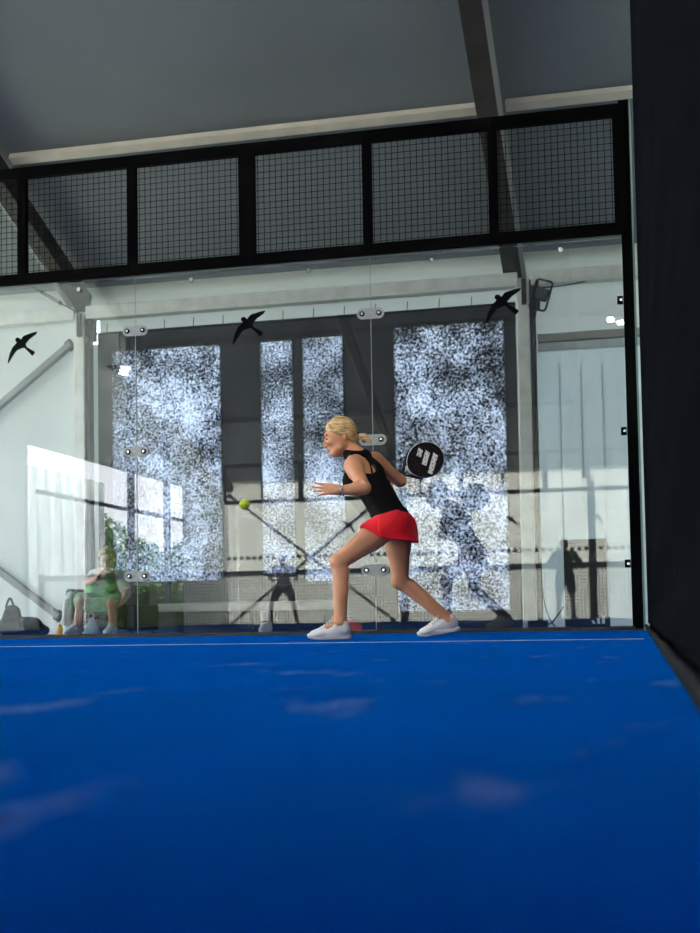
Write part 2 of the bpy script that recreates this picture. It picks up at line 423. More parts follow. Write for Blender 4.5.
struct('floor', MB().box((-10.02, -20.02, -.04), (.06, .012, 0)), m_turf, 'blue artificial turf of the court with pale sand patches')
lf = struct('floor_line', MB().box((-9.98, -3.08, .0), (.02, -3.03, .0015)).box((-5.025, -9.98, 0), (-4.975, -3.08, .0015)), m_line, 'worn white service line on the blue turf')
struct('floor_surround', MB().box((LX-.3, FY-.3, -.30), (RX+.3, TY+.3, -.045)).box((LX-.3, .02, -.05), (RX+.3, TY+.3, -.006)), m_dark_floor, 'dark floor behind the glass')
struct('ground', MB().box((-70, -70, -.5), (70, 70, -.31)), m_ground)
# roof: two sloping sheets
rf = MB()
for y0, y1 in ((TY+.12, RIDGE_Y), (RIDGE_Y, FY-.12)):
    z0 = roofz(y0, .30); z1 = roofz(RIDGE_Y, .30)
    if y0 == RIDGE_Y: z0, z1 = roofz(RIDGE_Y, .30), roofz(FY, .30)
    a = [(LX-.1, y0, z0), (RX+.1, y0, z0), (RX+.1, y1, z1), (LX-.1, y1, z1)]
    rf.add(a + [(x, y, z+.01) for x, y, z in a], [(0,1,2,3),(7,6,5,4),(0,4,5,1),(1,5,6,2),(2,6,7,3),(3,7,4,0)])
struct('ceiling', rf, m_roof, 'dark grey tent roof cloth')
# back wall of the tent, three bays
struct('wall_back', MB().box((LX-.05, TY, -.3), (-6.07, TY+.01, EAVE+.32)), m_white_wall, 'white tent wall left of the black tarpaulin')
struct('wall_back_right', MB().box((-6.07, TY, -.3), (-5.90, TY+.01, 3.30)).box((-1.20, TY, -.3), (-1.05, TY+.01, 3.25)).box((-1.05, TY, at(580, 349, TY)[2]), (RX, TY+.01, EAVE+.32)).box((-5.90, TY, 3.25), (-1.05, TY+.01, EAVE+.32)).box((-6.07, TY, 3.30), (-6.0, TY+.01, EAVE+.32)).box((-6.0, TY, 3.60), (-5.90, TY+.01, EAVE+.32)), m_white_wall, 'white tent wall above the grey panel')
ZP = at(580, 349, TY)[2]; ZC0, ZC1 = at(580, 340, TY-.06)[2], at(580, 332, TY-.06)[2]
gw = MB().box((-1.05, TY, -.3), (RX, TY+.012, ZP))
struct('wall_right', gw, m_grey_wall, 'grey tent wall panel right of the white post')
sm = MB()
for x in (-.72, -.50, -.28, -.04, .2): sm.beam((x, TY-.008, -.0), (x, TY-.008, 2.75), .012, .012, (0, 1, 0))
struct('trim_1', sm, m_grey_wall, 'vertical seams of the grey wall panel')
# far wall and gables
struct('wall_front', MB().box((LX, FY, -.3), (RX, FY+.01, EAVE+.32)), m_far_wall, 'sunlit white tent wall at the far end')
def gable(name, X, open_span=None):
    mb = MB(); t = .01
    def slab(y0, y1, z0):
        ys = [y0, y1] if not (y0 < RIDGE_Y < y1) else [y0, RIDGE_Y, y1]
        for a, b in zip(ys[:-1], ys[1:]):
            p = [(X, a, z0), (X, b, z0), (X, b, roofz(b, .28)), (X, a, roofz(a, .28))]
            mb.add(p + [(x+t, y, z) for x, y, z in p], [(0,1,2,3),(7,6,5,4),(0,4,5,1),(1,5,6,2),(2,6,7,3),(3,7,4,0)])
    if open_span:
        y = FY
        for y0, y1, zt in open_span: slab(y, y0, -.3); slab(y0, y1, zt); y = y1
        slab(y, TY, -.3)
    else: slab(FY, TY, -.3)
    return mb
struct('wall_left', gable('wall_left', LX, [(-19.9, -11.7, 3.48), (-4.6, 3.3, 5.2)]), m_white_wall, 'white gable wall of the tent with a wide opening')  # second opening is out of view, added to let daylight onto the player
struct('wall_gable', gable('wall_gable', RX), m_grey_wall, 'gable wall beyond the black side fence')

# eave beam, purlins
eb = MB()
for x0, x1 in zip(BAYX[:-1], BAYX[1:]): eb.box((x0+.06, TY-.16, EAVE-.16), (x1-.06, TY-.02, EAVE+.06))
for i, (x0, x1) in enumerate(zip(BAYX[:-1], BAYX[1:])):
    o = obj('eave_beam', MB().box((x0+.07, TY-.17, EAVE-.10), (x1-.07, TY-.03, EAVE+.05)), m_alu, loc=((x0+x1)/2, TY, EAVE), bevel=.01)
    tag(o, ['pale eave beam above the left white wall', 'pale eave beam above the black tarpaulin', 'pale eave beam above the work light'][i], 'beam', 'eave beams')
# rafters and posts
def rafter(x, label, fl=-1):
    t = thing('rafter', label, 'rafter', (x, RIDGE_Y, roofz(RIDGE_Y)), 'roof rafters')
    for y0 in (TY-.02, FY+.02):
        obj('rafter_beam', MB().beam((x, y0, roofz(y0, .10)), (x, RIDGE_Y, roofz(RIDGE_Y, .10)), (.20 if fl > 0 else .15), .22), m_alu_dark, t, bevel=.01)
        obj('flange', MB().beam((x+fl*.115, y0, roofz(y0, -.01)), (x+fl*.115, RIDGE_Y, roofz(RIDGE_Y, -.01)), .045, .03), m_crossbar, t)
    return t
for x, lb in ((-11.0, 'roof rafter at the left gable of the tent'), (-6.07, 'brown grey roof rafter sloping up behind the leftmost fence panels'),
              (-1.17, 'dark roof rafter rising from the white post beside the work light'), (3.85, 'roof rafter beyond the black side fence')):
    rafter(x, lb, 1 if x > -2 else -1)
def tent_post(x, y, label, far=False):
    t = thing('tent_post', label, 'post', (x, y, -.006), 'tent posts')
    sgn = 1 if y > 0 else -1
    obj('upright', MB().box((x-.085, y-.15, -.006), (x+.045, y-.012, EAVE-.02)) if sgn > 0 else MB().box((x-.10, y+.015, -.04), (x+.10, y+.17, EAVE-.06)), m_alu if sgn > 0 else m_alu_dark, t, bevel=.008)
    if sgn > 0:
        obj('channel', MB().box((x+.046, y-.13, -.006), (x+.10, y-.012, EAVE-.03)), m_alu_dark, t, bevel=.006)
        obj('corner_bracket', MB().box((x-.03, y-.19, EAVE-.30), (x+.02, y-.152, EAVE-.03)).box((x+.101, y-.12, EAVE-.34), (x+.15, y-.02, EAVE-.05)), m_alu_dark, t, bevel=.006)
        for k in range(5): obj('bolt', MB().ball((x+.075, y-.135, EAVE-.08-.1*k), .014, 8, 6), m_cable, t)
    return t
for x, y, lb in ((-6.07, TY, 'white tent post left of the black tarpaulin'), (-1.05, TY, 'white tent post right of the black tarpaulin, beside the work light')):
    tent_post(x, y, lb)
for x, lb in ((-6.07, 'far tent post mirrored behind the player'), (-1.05, 'far tent post mirrored in the right glass pane')):
    tent_post(x, FY, lb)
# purlins in both roof slopes
def purlin(y, w, mat, label, hgt=.05, spans=None):
    z = roofz(y, .26-hgt/2)
    t = thing('purlin', label, 'purlin', ((LX+RX)/2, y, z), 'roof purlins')
    for x0, x1 in zip([-11.0, -6.07, -1.17], [-6.07, -1.17, 3.85]):
        obj('purlin_bar', MB().beam((x0+.14, y, z), (x1-.105, y, z), w, hgt, (0, SLOPE if y > RIDGE_Y else -SLOPE, 1)), mat, t)
    return t
purlin(PURLIN_Y, .10, m_purlin, 'pale purlin running under the roof above the mesh fence', .06)
for y, lb in ((-2.6, 'roof purlin over the near half of the court'), (-6.4, 'roof purlin near the ridge on the glass side')):
    purlin(y, .12, m_alu_dark, lb)
for y, lb in ((-14.0, 'roof purlin just past the ridge'), (-17.2, 'roof purlin over the far half'), (-20.4, 'roof purlin next to the far eave')):
    purlin(y, .16, m_brace, lb, .14)
# diagonal braces
def brace(a, b, label, r=.045, mat=None):
    t = thing('diagonal_brace', label, 'brace', (np.array(a)+np.array(b))/2, 'diagonal braces')
    d = unit(np.array(b)-np.array(a))
    obj('brace_bar', MB().beam(a, b, r*1.6, r*2, (0, 1, 0)), mat or m_brace, t, bevel=.006)
    obj('end_plate', MB().beam(np.array(b)-d*.06, np.array(b)+d*.02, r*2.6, r*1.2, (0, 1, 0)), m_alu_dark, t)
    return t
BY = TY-.09
brace(at(-40, 440, BY), at(71.5, 344, BY), 'upper grey diagonal brace across the left white wall')
brace(at(-40, 541, BY), at(60, 617, BY), 'lower grey diagonal brace across the left white wall')
fz = EAVE-.1
brace((-10.95, FY+.22, .0), (-6.35, FY+.22, fz), 'far wall brace rising to the left in the mirror image', .05)
brace((-6.3, FY+.34, .0), (-10.95, FY+.34, fz), 'far wall brace falling to the left in the mirror image', .05)
# ------------------------------------------------------------------ black tarpaulin with speckled window sheets
def rect_px(x0, x1, yt, yb, Y):
    """World span of a picture span on the wall Y (upright rectangle)."""
    a, b = at(x0, yt, Y), at(x1, yt, Y); c = at((x0+x1)/2, yb, Y)
    return a[0], b[0], max(c[2], 0.0), (a[2]+b[2])/2
WIN = [(113, 220, 348, 582), (261, 292, 341, 574), (303, 342, 337, 582), (394, 503, 324, 611)]
WY = TY-.02
WR = [rect_px(*w, WY) for w in WIN]
TX0, TX1, TZ1 = -5.915, -1.16, at(300, 318, WY)[2]
tp = thing('tarpaulin', 'black tarpaulin hung between the two white tent posts', 'tarpaulin', ((TX0+TX1)/2, WY, 0))
tm = MB(); xs = [TX0]+[q for r in WR for q in (r[0], r[1])]+[TX1]
def sheet(mb, x0, x1, z0, z1): mb.box((x0, WY-.004, z0), (x1, WY+.004, z1))
for i in range(0, len(xs)-1):
    if i % 2 == 0: sheet(tm, xs[i], xs[i+1], -.006, TZ1)
    else:
        r = WR[i//2]; sheet(tm, r[0], r[1], -.006, r[2]); sheet(tm, r[0], r[1], r[3], TZ1)
obj('cloth', tm, m_tarp, tp)
obj('hem_cord', MB().tube([(TX0, WY-.012, TZ1-.015), ((TX0+TX1)/2, WY-.012, TZ1-.02), (TX1, WY-.012, TZ1-.01)], .012), m_cable, tp)
for k in range(14):
    x = TX0+.12+(TX1-TX0-.24)*k/13; obj('tie_cord', MB().tube([(x, WY-.02, TZ1-.02), (x+.01, WY-.03, TZ1+.09)], .005, 5), m_cable, tp)
WL = ['wide speckled window sheet at the left end of the black tarpaulin', 'narrowest speckled window strip, behind the ball and opponent',
      'narrow speckled window strip directly behind the head of the player', 'wide speckled window sheet at the right end, behind the racket']
for i, r in enumerate(WR):
    t = thing('window_sheet', WL[i], 'window sheet', ((r[0]+r[1])/2, WY, r[2]), 'speckled window sheets in the tarpaulin')
    obj('film', MB().box((r[0]-.01, WY-.013, r[2]-.01), (r[1]+.01, WY-.009, r[3]+.01)), SPECK[i], t)
    for z in (r[2], r[3]): obj('hem', MB().box((r[0]-.01, WY-.019, z-.006), (r[1]+.01, WY-.0135, z+.006)), m_tarp, t)
# ------------------------------------------------------------------ court: glass back wall
GY = 0.0
BIRD = [(75,345),(78,337),(86,333),(98,336),(105,345),(120,327),(165,315),(193,311),(186,325),(152,346),(131,368),(136,383),(178,408),(180,416),(166,430),(142,405),(122,386),(105,390),(85,396),(62,424),(38,459),(35,450),(45,411),(60,380),(78,364),(84,356),(76,351)]
def bird(parent, pxc, pyc, size_px, label):
    c = at(pxc, pyc, GY-.0005); s = size_px/158.0/ (F_PX/np.linalg.norm(c-EYE)) 
    poly = [((x-114)*s, -(y-382)*s) for x, y in BIRD]
    o = obj('bird_decal', MB().prism(poly, (c[0], GY-.0005, c[2]), (1,0,0), (0,0,1), (0,-1,0), .0006), m_vinyl, parent)
    o['label'] = label; return o
def glass_panel(x0, x1, label, y=GY, bolts=True, z1=2.985, group='glass panes of the back wall'):
    t = thing('glass_pane', label, 'glass pane', ((x0+x1)/2, y, 0), group)
    obj('glass', MB().box((x0+.003, y, .029), (x1-.003, y+.012, z1)), m_glass, t)
    return t
def clamp(parent, x, z, y=GY):
    n = 10; w, h = .068, .043
    poly = [(x+w*sx+h*math.cos(a), z+h*math.sin(a)) for sx, rng in ((1, (-90, 90)), (-1, (90, 270))) for a in [math.radians(rng[0]+(rng[1]-rng[0])*i/n) for i in range(n+1)]]
    o = obj('clamp_plate', MB().prism(poly, (0, y-.0015, 0), (1,0,0), (0,0,1), (0,-1,0), .006), m_clamp, parent)
    for sx in (-1, 1):
        obj('bolt_ring', MB().tube([(x+sx*w, y-.007, z), (x+sx*w, y-.016, z)], .021, 12), m_black, o)
        obj('bolt_head', MB().tube([(x+sx*w, y-.015, z), (x+sx*w, y-.020, z)], .011, 10), m_bolt, o)
GP = []
for x0, x1, lb in ((-8, -6, 'glass pane just out of frame on the left'), (-6, -4, 'leftmost glass pane, the seated spectator in green behind it'), (-4, -2, 'middle glass pane behind the player and ball'), (-2, -.042, 'right glass pane ending at the black corner post')):
    GP.append(glass_panel(x0, x1, lb))
for i, x in ((2, -4), (3, -2)):
    for z in (.50, 1.53, 2.54): clamp(GP[i], x, z)
    obj('seam_seal', MB().box((x-.0026, GY-.0005, .03), (x+.0026, GY+.0115, 2.985)), m_seal, GP[i])
bird(GP[1], 22.5, 347, 31, 'black bird silhouette on the left pane')
bird(GP[2], 249, 327, 34, 'black bird silhouette on the middle pane')
bird(GP[3], 503.5, 305, 35, 'black bird silhouette on the right pane')
for i, x0 in ((1, -6), (2, -4), (3, -2)):
    for dx in (.5, 1.5): obj('edge_bolt', MB().tube([(x0+dx, -.002, 2.925), (x0+dx, -.02, 2.925)], .018, 10), m_bolt, GP[i])
for z in (.5, 1.5, 2.5):
    o = obj('edge_clamp', MB().box((-.085, -.022, z-.03), (-.042, -.002, z+.03)), m_black, GP[3])
    obj('clamp_bolt', MB().tube([(-.058, -.022, z), (-.058, -.027, z)], .012, 8), m_bolt, o)
# low rail under the glass
o = obj('base_rail', MB().box((-10.0, -.012, 0), (-.02, .035, .028)), m_rail, loc=(-5, 0, 0), bevel=.003)
tag(o, 'thin dark rail under the glass back wall', 'rail')
# corner post
t = thing('corner_post', 'black corner post at the right end of the glass wall', 'post', (0, 0, 0))
obj('upright', MB().box((-.0395, -.005, 0), (.045, .08, 4.05)), m_black, t, bevel=.004)
obj('base_plate', MB().box((-.039, -.03, .0), (.05, .11, .012)), m_rail, t)
# ------------------------------------------------------------------ mesh fence above the glass
def lattice(mb, x0, x1, z0, z1, y, step=.05, r=.0026):
    n = int((x1-x0)/step); off = ((x1-x0)-n*step)/2
    for i in range(n+1):
        x = x0+off+i*step
        if x0+.004 < x < x1-.004: mb.tube([(x, y, z0), (x, y, z1)], r, 4, False)
    n = int((z1-z0)/step)
    for i in range(n+1):
        z = z0+.02+i*step
        if z < z1-.004: mb.tube([(x0, y-.004, z), (x1, y-.004, z)], r, 4, False)
def fence_panel(x0, x1, label, s0, s1, y=-.045, sgn=1, group='mesh fence panels above the glass', z0=3.0, z1=4.0):
    t = thing('fence_panel', label, 'fence panel', ((x0+x1)/2, y, z0), group)
    f = MB()
    f.box((x0, y-.02, z1-.095), (x1, y+.03, z1)); f.box((x0, y-.02, z0), (x1, y+.03, z0+.085))
    f.box((x0, y-.02, z0+.085), (x0+s0, y+.03, z1-.095)); f.box((x1-s1, y-.02, z0+.085), (x1, y+.03, z1-.095))
    obj('frame', f, m_black, t)
    l = MB(); lattice(l, x0+s0, x1-s1, z0+.085, z1-.095, y+.01)
    obj('wire_mesh', l, m_wire, t)
    return t
FL = ['mesh fence panel cut off by the left picture edge', 'mesh fence panel with the brown grey rafter crossing its lower left corner', 'mesh fence panel over the left seam, left of the double post',
      'mesh fence panel directly right of the double post', 'mesh fence panel over the racket side of the player', 'mesh fence panel at the right end, next to the corner post']
for i, lb in enumerate(FL):
    x0 = -6+i; fence_panel(x0+.001, x0+1-.001, lb, .066 if x0 == -3 else .036, .066 if x0 == -4 else (.085 if x0 == -1 else .036))
for x0 in (-7, -8): fence_panel(x0+.001, x0+.999, 'mesh fence panel outside the frame on the left', .036, .036)
# ------------------------------------------------------------------ black side fence on the right
SX = .056
t = thing('side_fence', 'black screened side fence filling the right edge, close to the camera', 'fence', (SX, -5, 0))
obj('glass_edge', MB().box((SX-.016, -.075, .0), (SX-.002, -.04, 4.02)), m_edge, t)
fr = MB()
for y in (-.02, -2, -4, -6, -8, -10): fr.box((SX+.03, y-.03, 0), (SX+.08, y+.03, 4.05))
for z in (.02, 1.0, 2.0, 3.0, 4.0): fr.box((SX+.03, -10, z-.02), (SX+.08, 0, z+.02))
obj('frame', fr, m_black, t)
def folds(y, z): return .012*math.sin(z*9+.6*math.sin(y*1.3))+.010*math.sin(z*23+y*.7)+.006*math.sin(y*5+z*3)
ny, nz = 120, 90; vs = []; fs = []
for i in range(ny+1):
    for j in range(nz+1):
        y = -.09-9.4*i/ny; z = .055+5.6*(j/nz)**1.4
        vs.append((SX+.016+folds(y, z)*.55*min(1, (-y/3.5)**1.5), y, z))
fs = [(i*(nz+1)+j, i*(nz+1)+j+1, (i+1)*(nz+1)+j+1, (i+1)*(nz+1)+j) for i in range(ny) for j in range(nz)]
mm = MB().add(vs, fs); o = obj('screen_cloth', mm, m_cloth_black, t, smooth=True)
sd = o.modifiers.new('thick', 'SOLIDIFY'); sd.thickness = .003; sd.offset = 1
obj('bottom_tube', MB().tube([(SX-.001, -.08-.47*k, .035+.004*math.sin(k*1.7)) for k in range(20)], .011, 10), M('grey_hem', (.022, .024, .024, 1), .8, spec=.05), t, smooth=True)
# ------------------------------------------------------------------ things behind the glass
# work light on the right post
wl = at(541, 295, TY-.30)
t = thing('work_light', 'black work light in a tube frame hung beside the right tent post', 'work light', wl)
rot = .30
ex, ez = V(math.cos(rot), 0, -math.sin(rot)), V(math.sin(rot), 0, math.cos(rot))
def wp(u, w, d=0): return wl+ex*u+ez*w+V(0, -d, 0)
w_, h_ = .085, .155
path = []
for cx_, cz_, a0 in ((w_-.03, h_-.03, 0), (-w_+.03, h_-.03, 90), (-w_+.03, -h_+.03, 180), (w_-.03, -h_+.03, 270)):
    path += [wp(cx_+.03*math.cos(math.radians(a0+k*22.5)), cz_+.03*math.sin(math.radians(a0+k*22.5))) for k in range(5)]
obj('tube_frame', MB().tube(path+[path[0]], .011, 8, False), m_cable, t, smooth=True)
hb = MB(); hb.prism([(-.06, -.05), (.06, -.05), (.07, .075), (-.07, .075)], wl, ex, ez, V(0, 1, 0), .07)
hd = obj('lamp_head', hb, m_lampbody, t, bevel=.008)
obj('lens', MB().prism([(-.048, -.036), (.048, -.036), (.056, .062), (-.056, .062)], wl+V(0, -.004, 0), ex, ez, V(0, 1, 0), .004), m_lens, hd)
obj('bracket', MB().tube([wp(-.07, .13, -.02), (-.944, TY-.10, wl[2]+.13)], .012), m_cable, t)
for sg in (-1, 1): obj('pivot', MB().tube([wp(sg*.06, .02, -.03), wp(sg*.085, .02, -.03)], .012), m_cable, t)
obj('knob', MB().ball(wp(-.065, -.055, .01), .022), m_cable, t, smooth=True)
cab = [wp(-.02, -.06, -.05), at(536, 312, TY-.2), at(533, 345, TY-.16), at(535, 420, TY-.16), at(538, 500, TY-.16), at(541, 570, TY-.16), at(544, 600, TY-.2), at(549, 617, TY-.25), ground(545, 629, -.0)]
cab = [np.array(p) for p in cab]
def spline(P, n=8):
    out = []
    for i in range(len(P)-1):
        p0, p1, p2, p3 = P[max(i-1, 0)], P[i], P[i+1], P[min(i+2, len(P)-1)]
        for k in range(n):
            s = k/n; out.append(.5*((2*p1)+(-p0+p2)*s+(2*p0-5*p1+4*p2-p3)*s*s+(-p0+3*p1-3*p2+p3)*s**3))
    return out+[P[-1]]
cab[-1] = np.array([cab[-2][0]+.06, TY-.3, .004])
o = obj('power_cable', MB().tube(spline(cab), .007, 6), m_cable, loc=cab[-1], smooth=True)
tag(o, 'thin black cable hanging from the work light down to the floor', 'cable')
# plug box and coil on the floor by the right post
pc = at(540, 620, TY-.45); pc[2] = 0
t = thing('extension_lead', 'black plug box with a loose cable loop at the foot of the right post', 'extension lead', (pc[0], pc[1], -.006))
obj('plug_box', MB().box((pc[0]-.12, pc[1]-.05, -.006), (pc[0]+.08, pc[1]+.05, .065)), m_cable, t, bevel=.01)
obj('cable_loop', MB().tube(spline([V(pc[0]-.1, pc[1]-.08, .01), V(pc[0]-.02, pc[1]-.14, .05), V(pc[0]+.1, pc[1]-.1, .03), V(pc[0]+.18, pc[1], .12), V(pc[0]+.23, pc[1]+.1, .20)]), .008, 6), m_cable, t, smooth=True)
obj('plug', MB().box((pc[0]-.17, pc[1]-.04, -.006), (pc[0]-.13, pc[1]+.02, .04)), m_pale, t, bevel=.006)
# horizontal grey beam and white strip in the right bay
g0, g1 = at(540, 338, TY-.05), at(632, 331, TY-.05)
o = obj('grey_crossbar', MB().box((-.93, TY-.10, ZC0), (RX-.1, TY-.02, ZC1)), m_crossbar, loc=(1.4, TY, 2.8), bevel=.006)
tag(o, 'grey crossbar above the grey wall panel, right of the work light', 'beam')
o = obj('white_batten', MB().box((-.93, TY-.06, ZP-.01), (RX-.1, TY-.02, ZC0-.004)), m_pale, loc=(1.4, TY, 2.65), bevel=.006)
tag(o, 'white batten right under the grey crossbar', 'batten')
# conduit along the top of the right bay
p_ = [at(538, 288, TY-.2), at(560, 286, TY-.15), at(582, 282, TY-.15), at(600, 276, TY-.15), at(628, 274, TY-.15)]
o = obj('wall_cable', MB().tube(spline([np.array(q) for q in p_]), .008, 6), m_steel, loc=p_[2], smooth=True); tag(o, 'thin grey cable clipped along the top of the right tent wall', 'cable')
# dark board leaning on the grey wall
r = rect_px(563, 606, 539, 625, TY-.2)
bx0, bx1 = r[0], r[1]; bz1 = r[3]
t = thing('notice_board', 'dark upright board standing in front of the grey wall panel', 'board', ((bx0+bx1)/2, TY-.15, -.006))
obj('panel', MB().box((bx0, TY-.20, .06), (bx1, TY-.17, bz1)), m_board, t, bevel=.004)
obj('foot_box', MB().box((bx0, TY-.28, -.006), (bx1+.02, TY-.12, .09)), m_bag, t, bevel=.01)
mk = MB()  # logo reflection painted as a white decal on the foot box
for k, hh in enumerate((.035, .055, .075)):
    x = bx0+.28+.045*k; mk.prism([(x, .025), (x+.028, .02), (x+.028+hh*.45-.03, .02+hh), (x+hh*.45-.03, .025+hh)], (0, TY-.281, 0), (1,0,0), (0,0,1), (0,-1,0), .002)
lg = obj('stripe_mark', mk, m_logo, t); lg['label'] = 'three white slanted stripes, a mirrored logo painted on as a decal'
# turnbuckle cable at the left eave
a, b = at(33, 287, TY-.5), at(83, 316, TY-.12); a, b = np.array(a), np.array(b)
t = thing('tension_cable', 'tension cable with a turnbuckle running to the top of the left tent post', 'cable', (a+b)/2)
obj('wire', MB().tube([a, a+(b-a)*.18], .007, 6), m_steel, t); obj('wire', MB().tube([a+(b-a)*.5, b], .007, 6), m_steel, t)
d_ = b-a; p0, p1 = a+d_*.16, a+d_*.55; sv = V(0, 0, .012)
obj('turnbuckle', MB().tube([p0+sv, p1+sv], .007, 6).tube([p0-sv, p1-sv], .007, 6).ball(p0, .022, 10, 6).ball(p1, .022, 10, 6), m_steel, t, smooth=True)
# low white bench in front of the tarpaulin
bx0, bx1 = at(158, 607, 3.1)[0], at(338, 607, 3.1)[0]
zb0, zb1 = at(200, 611.5, 3.1)[2], at(200, 603, 3.1)[2]
t = thing('bench', 'long low white bench in front of the black tarpaulin', 'bench', ((bx0+bx1)/2, 3.2, -.006))
obj('seat_plank', MB().box((bx0, 3.08, zb0), (bx1, 3.34, zb1)), m_bench, t, bevel=.006)
for x in (bx0+.2, (bx0+bx1)/2, bx1-.2): obj('leg', MB().box((x-.025, 3.14, -.006), (x+.025, 3.28, zb0)), m_alu_dark, t)
# bags at the far left
def soft(name, parts, mat, parent=None, loc=None, h=.012):
    lo = np.min([np.minimum(p[0], p[1])-max(p[2], p[3])-.03 for p in parts], 0); hi = np.max([np.maximum(p[0], p[1])+max(p[2], p[3])+.03 for p in parts], 0)
    F = Field(lo, hi, h)
    for p in parts: F.cap(*p, k=.03)
    F.half(V(0, 0, -.005), (0, 0, -1))
    return sobj(name, F, mat, parent, loc)
BGY = 2.3
def gb(px, py, dy=0): p = np.array(at(px, py, BGY+dy)); return p
t = thing('sports_bag', 'slumped black sports bag on the floor at the left edge', 'bag', (gb(18, 630)[0], BGY, -.006))
soft('bag_body', [(V(gb(6, 0)[0], BGY, .09), V(gb(31, 0)[0], BGY, .10), .11, .09), (V(gb(8, 0)[0], BGY, .19), V(gb(14, 0)[0], BGY, .20), .07, .05), (V(gb(28, 0)[0], BGY, .09), V(gb(42, 0)[0], BGY, .05), .09, .05)], m_bag, t)
obj('strap', MB().tube(spline([V(gb(6, 0)[0], BGY-.12, .15), V(gb(12, 0)[0], BGY-.16, .26), V(gb(19, 0)[0], BGY-.13, .20), V(gb(24, 0)[0], BGY-.12, .08)]), .012, 6), m_cable, t, smooth=True)
t = thing('gear_bag', 'upright dark bag behind the slumped bag, cut by the left edge', 'bag', (gb(-6, 630)[0], BGY+.45, -.006))
x = gb(-6, 0)[0]-.05
soft('bag_body', [(V(x, BGY+.45, .10), V(x, BGY+.45, .24), .12, .09)], m_bag, t)
obj('handle', MB().tube(spline([V(x-.05, BGY+.40, .3), V(x, BGY+.40, .40), V(x+.05, BGY+.40, .3)]), .012, 6), m_cable, t, smooth=True)
# yellow cone, coral cloth bag, white shoes
yx = at(60, 625, 2.05)
t = thing('marker_cone', 'small yellow cone on the floor beside the black lounge chair', 'cone', (yx[0], 2.05, -.006))
obj('cone_body', MB().tube([(yx[0], 2.05, .004), (yx[0], 2.05, .11)], [.042, .018], 16), m_yellow, t, smooth=True)
obj('cone_base', MB().box((yx[0]-.05, 2.0, -.006), (yx[0]+.05, 2.10, .006)), m_yellow, t)
rx = at(352, 627, 1.6)
t = thing('cloth_bag', 'coral red cloth bag behind the glass, right of the front shoe', 'bag', (rx[0], 1.6, -.006))
soft('bag_body', [(V(rx[0]-.05, 1.6, .04), V(rx[0]+.05, 1.6, .03), .065, .05), (V(rx[0]-.03, 1.6, .08), V(rx[0], 1.6, .08), .035, .03)], m_redbag, t, h=.008)
obj('paper_sheet', MB().box((rx[0]+.05, 1.52, -.005), (rx[0]+.22, 1.64, .012)), m_purlin, t)
sx_ = at(265, 625, .7)
t = thing('spare_sock_shoe', 'white shoe with a white sock standing behind the middle pane', 'shoe', (sx_[0], .7, -.006))
F = Field((sx_[0]-.15, .5, -.02), (sx_[0]+.2, .9, .32), .007)
F.cap(V(sx_[0]-.01, .74, .045), V(sx_[0]+.02, .60, .035), .05, .045, .02); F.cap(V(sx_[0], .75, .05), V(sx_[0]-.005, .75, .10), .05, .045, .02)
F.half(V(0, 0, .012), (0, 0, -1)); F.half(V(0, 0, .115), (0, 0, 1)); sobj('upper', F, m_shoe, t)
obj('sole', MB().prism([(sx_[0]+.052*math.cos(q)+.0, .675+.145*math.sin(q)) for q in [2*math.pi*k/24 for k in range(24)]], (0, 0, -.006), (1,0,0), (0,1,0), (0,0,1), .022), m_sole, t, bevel=.004)
F = Field((sx_[0]-.15, .5, .05), (sx_[0]+.2, .9, .32), .007); F.cap(V(sx_[0]-.005, .75, .09), V(sx_[0]-.012, .75, .19), .042, .047, .01); F.half(V(0, 0, .20), (0, 0, 1)); sobj('sock', F, m_shirt, t)
mk = MB(); mk.beam((sx_[0]-.03, .625, .10), (sx_[0]+.04, .62, .11), .012, .014); obj('side_mark', mk, m_cable, t)
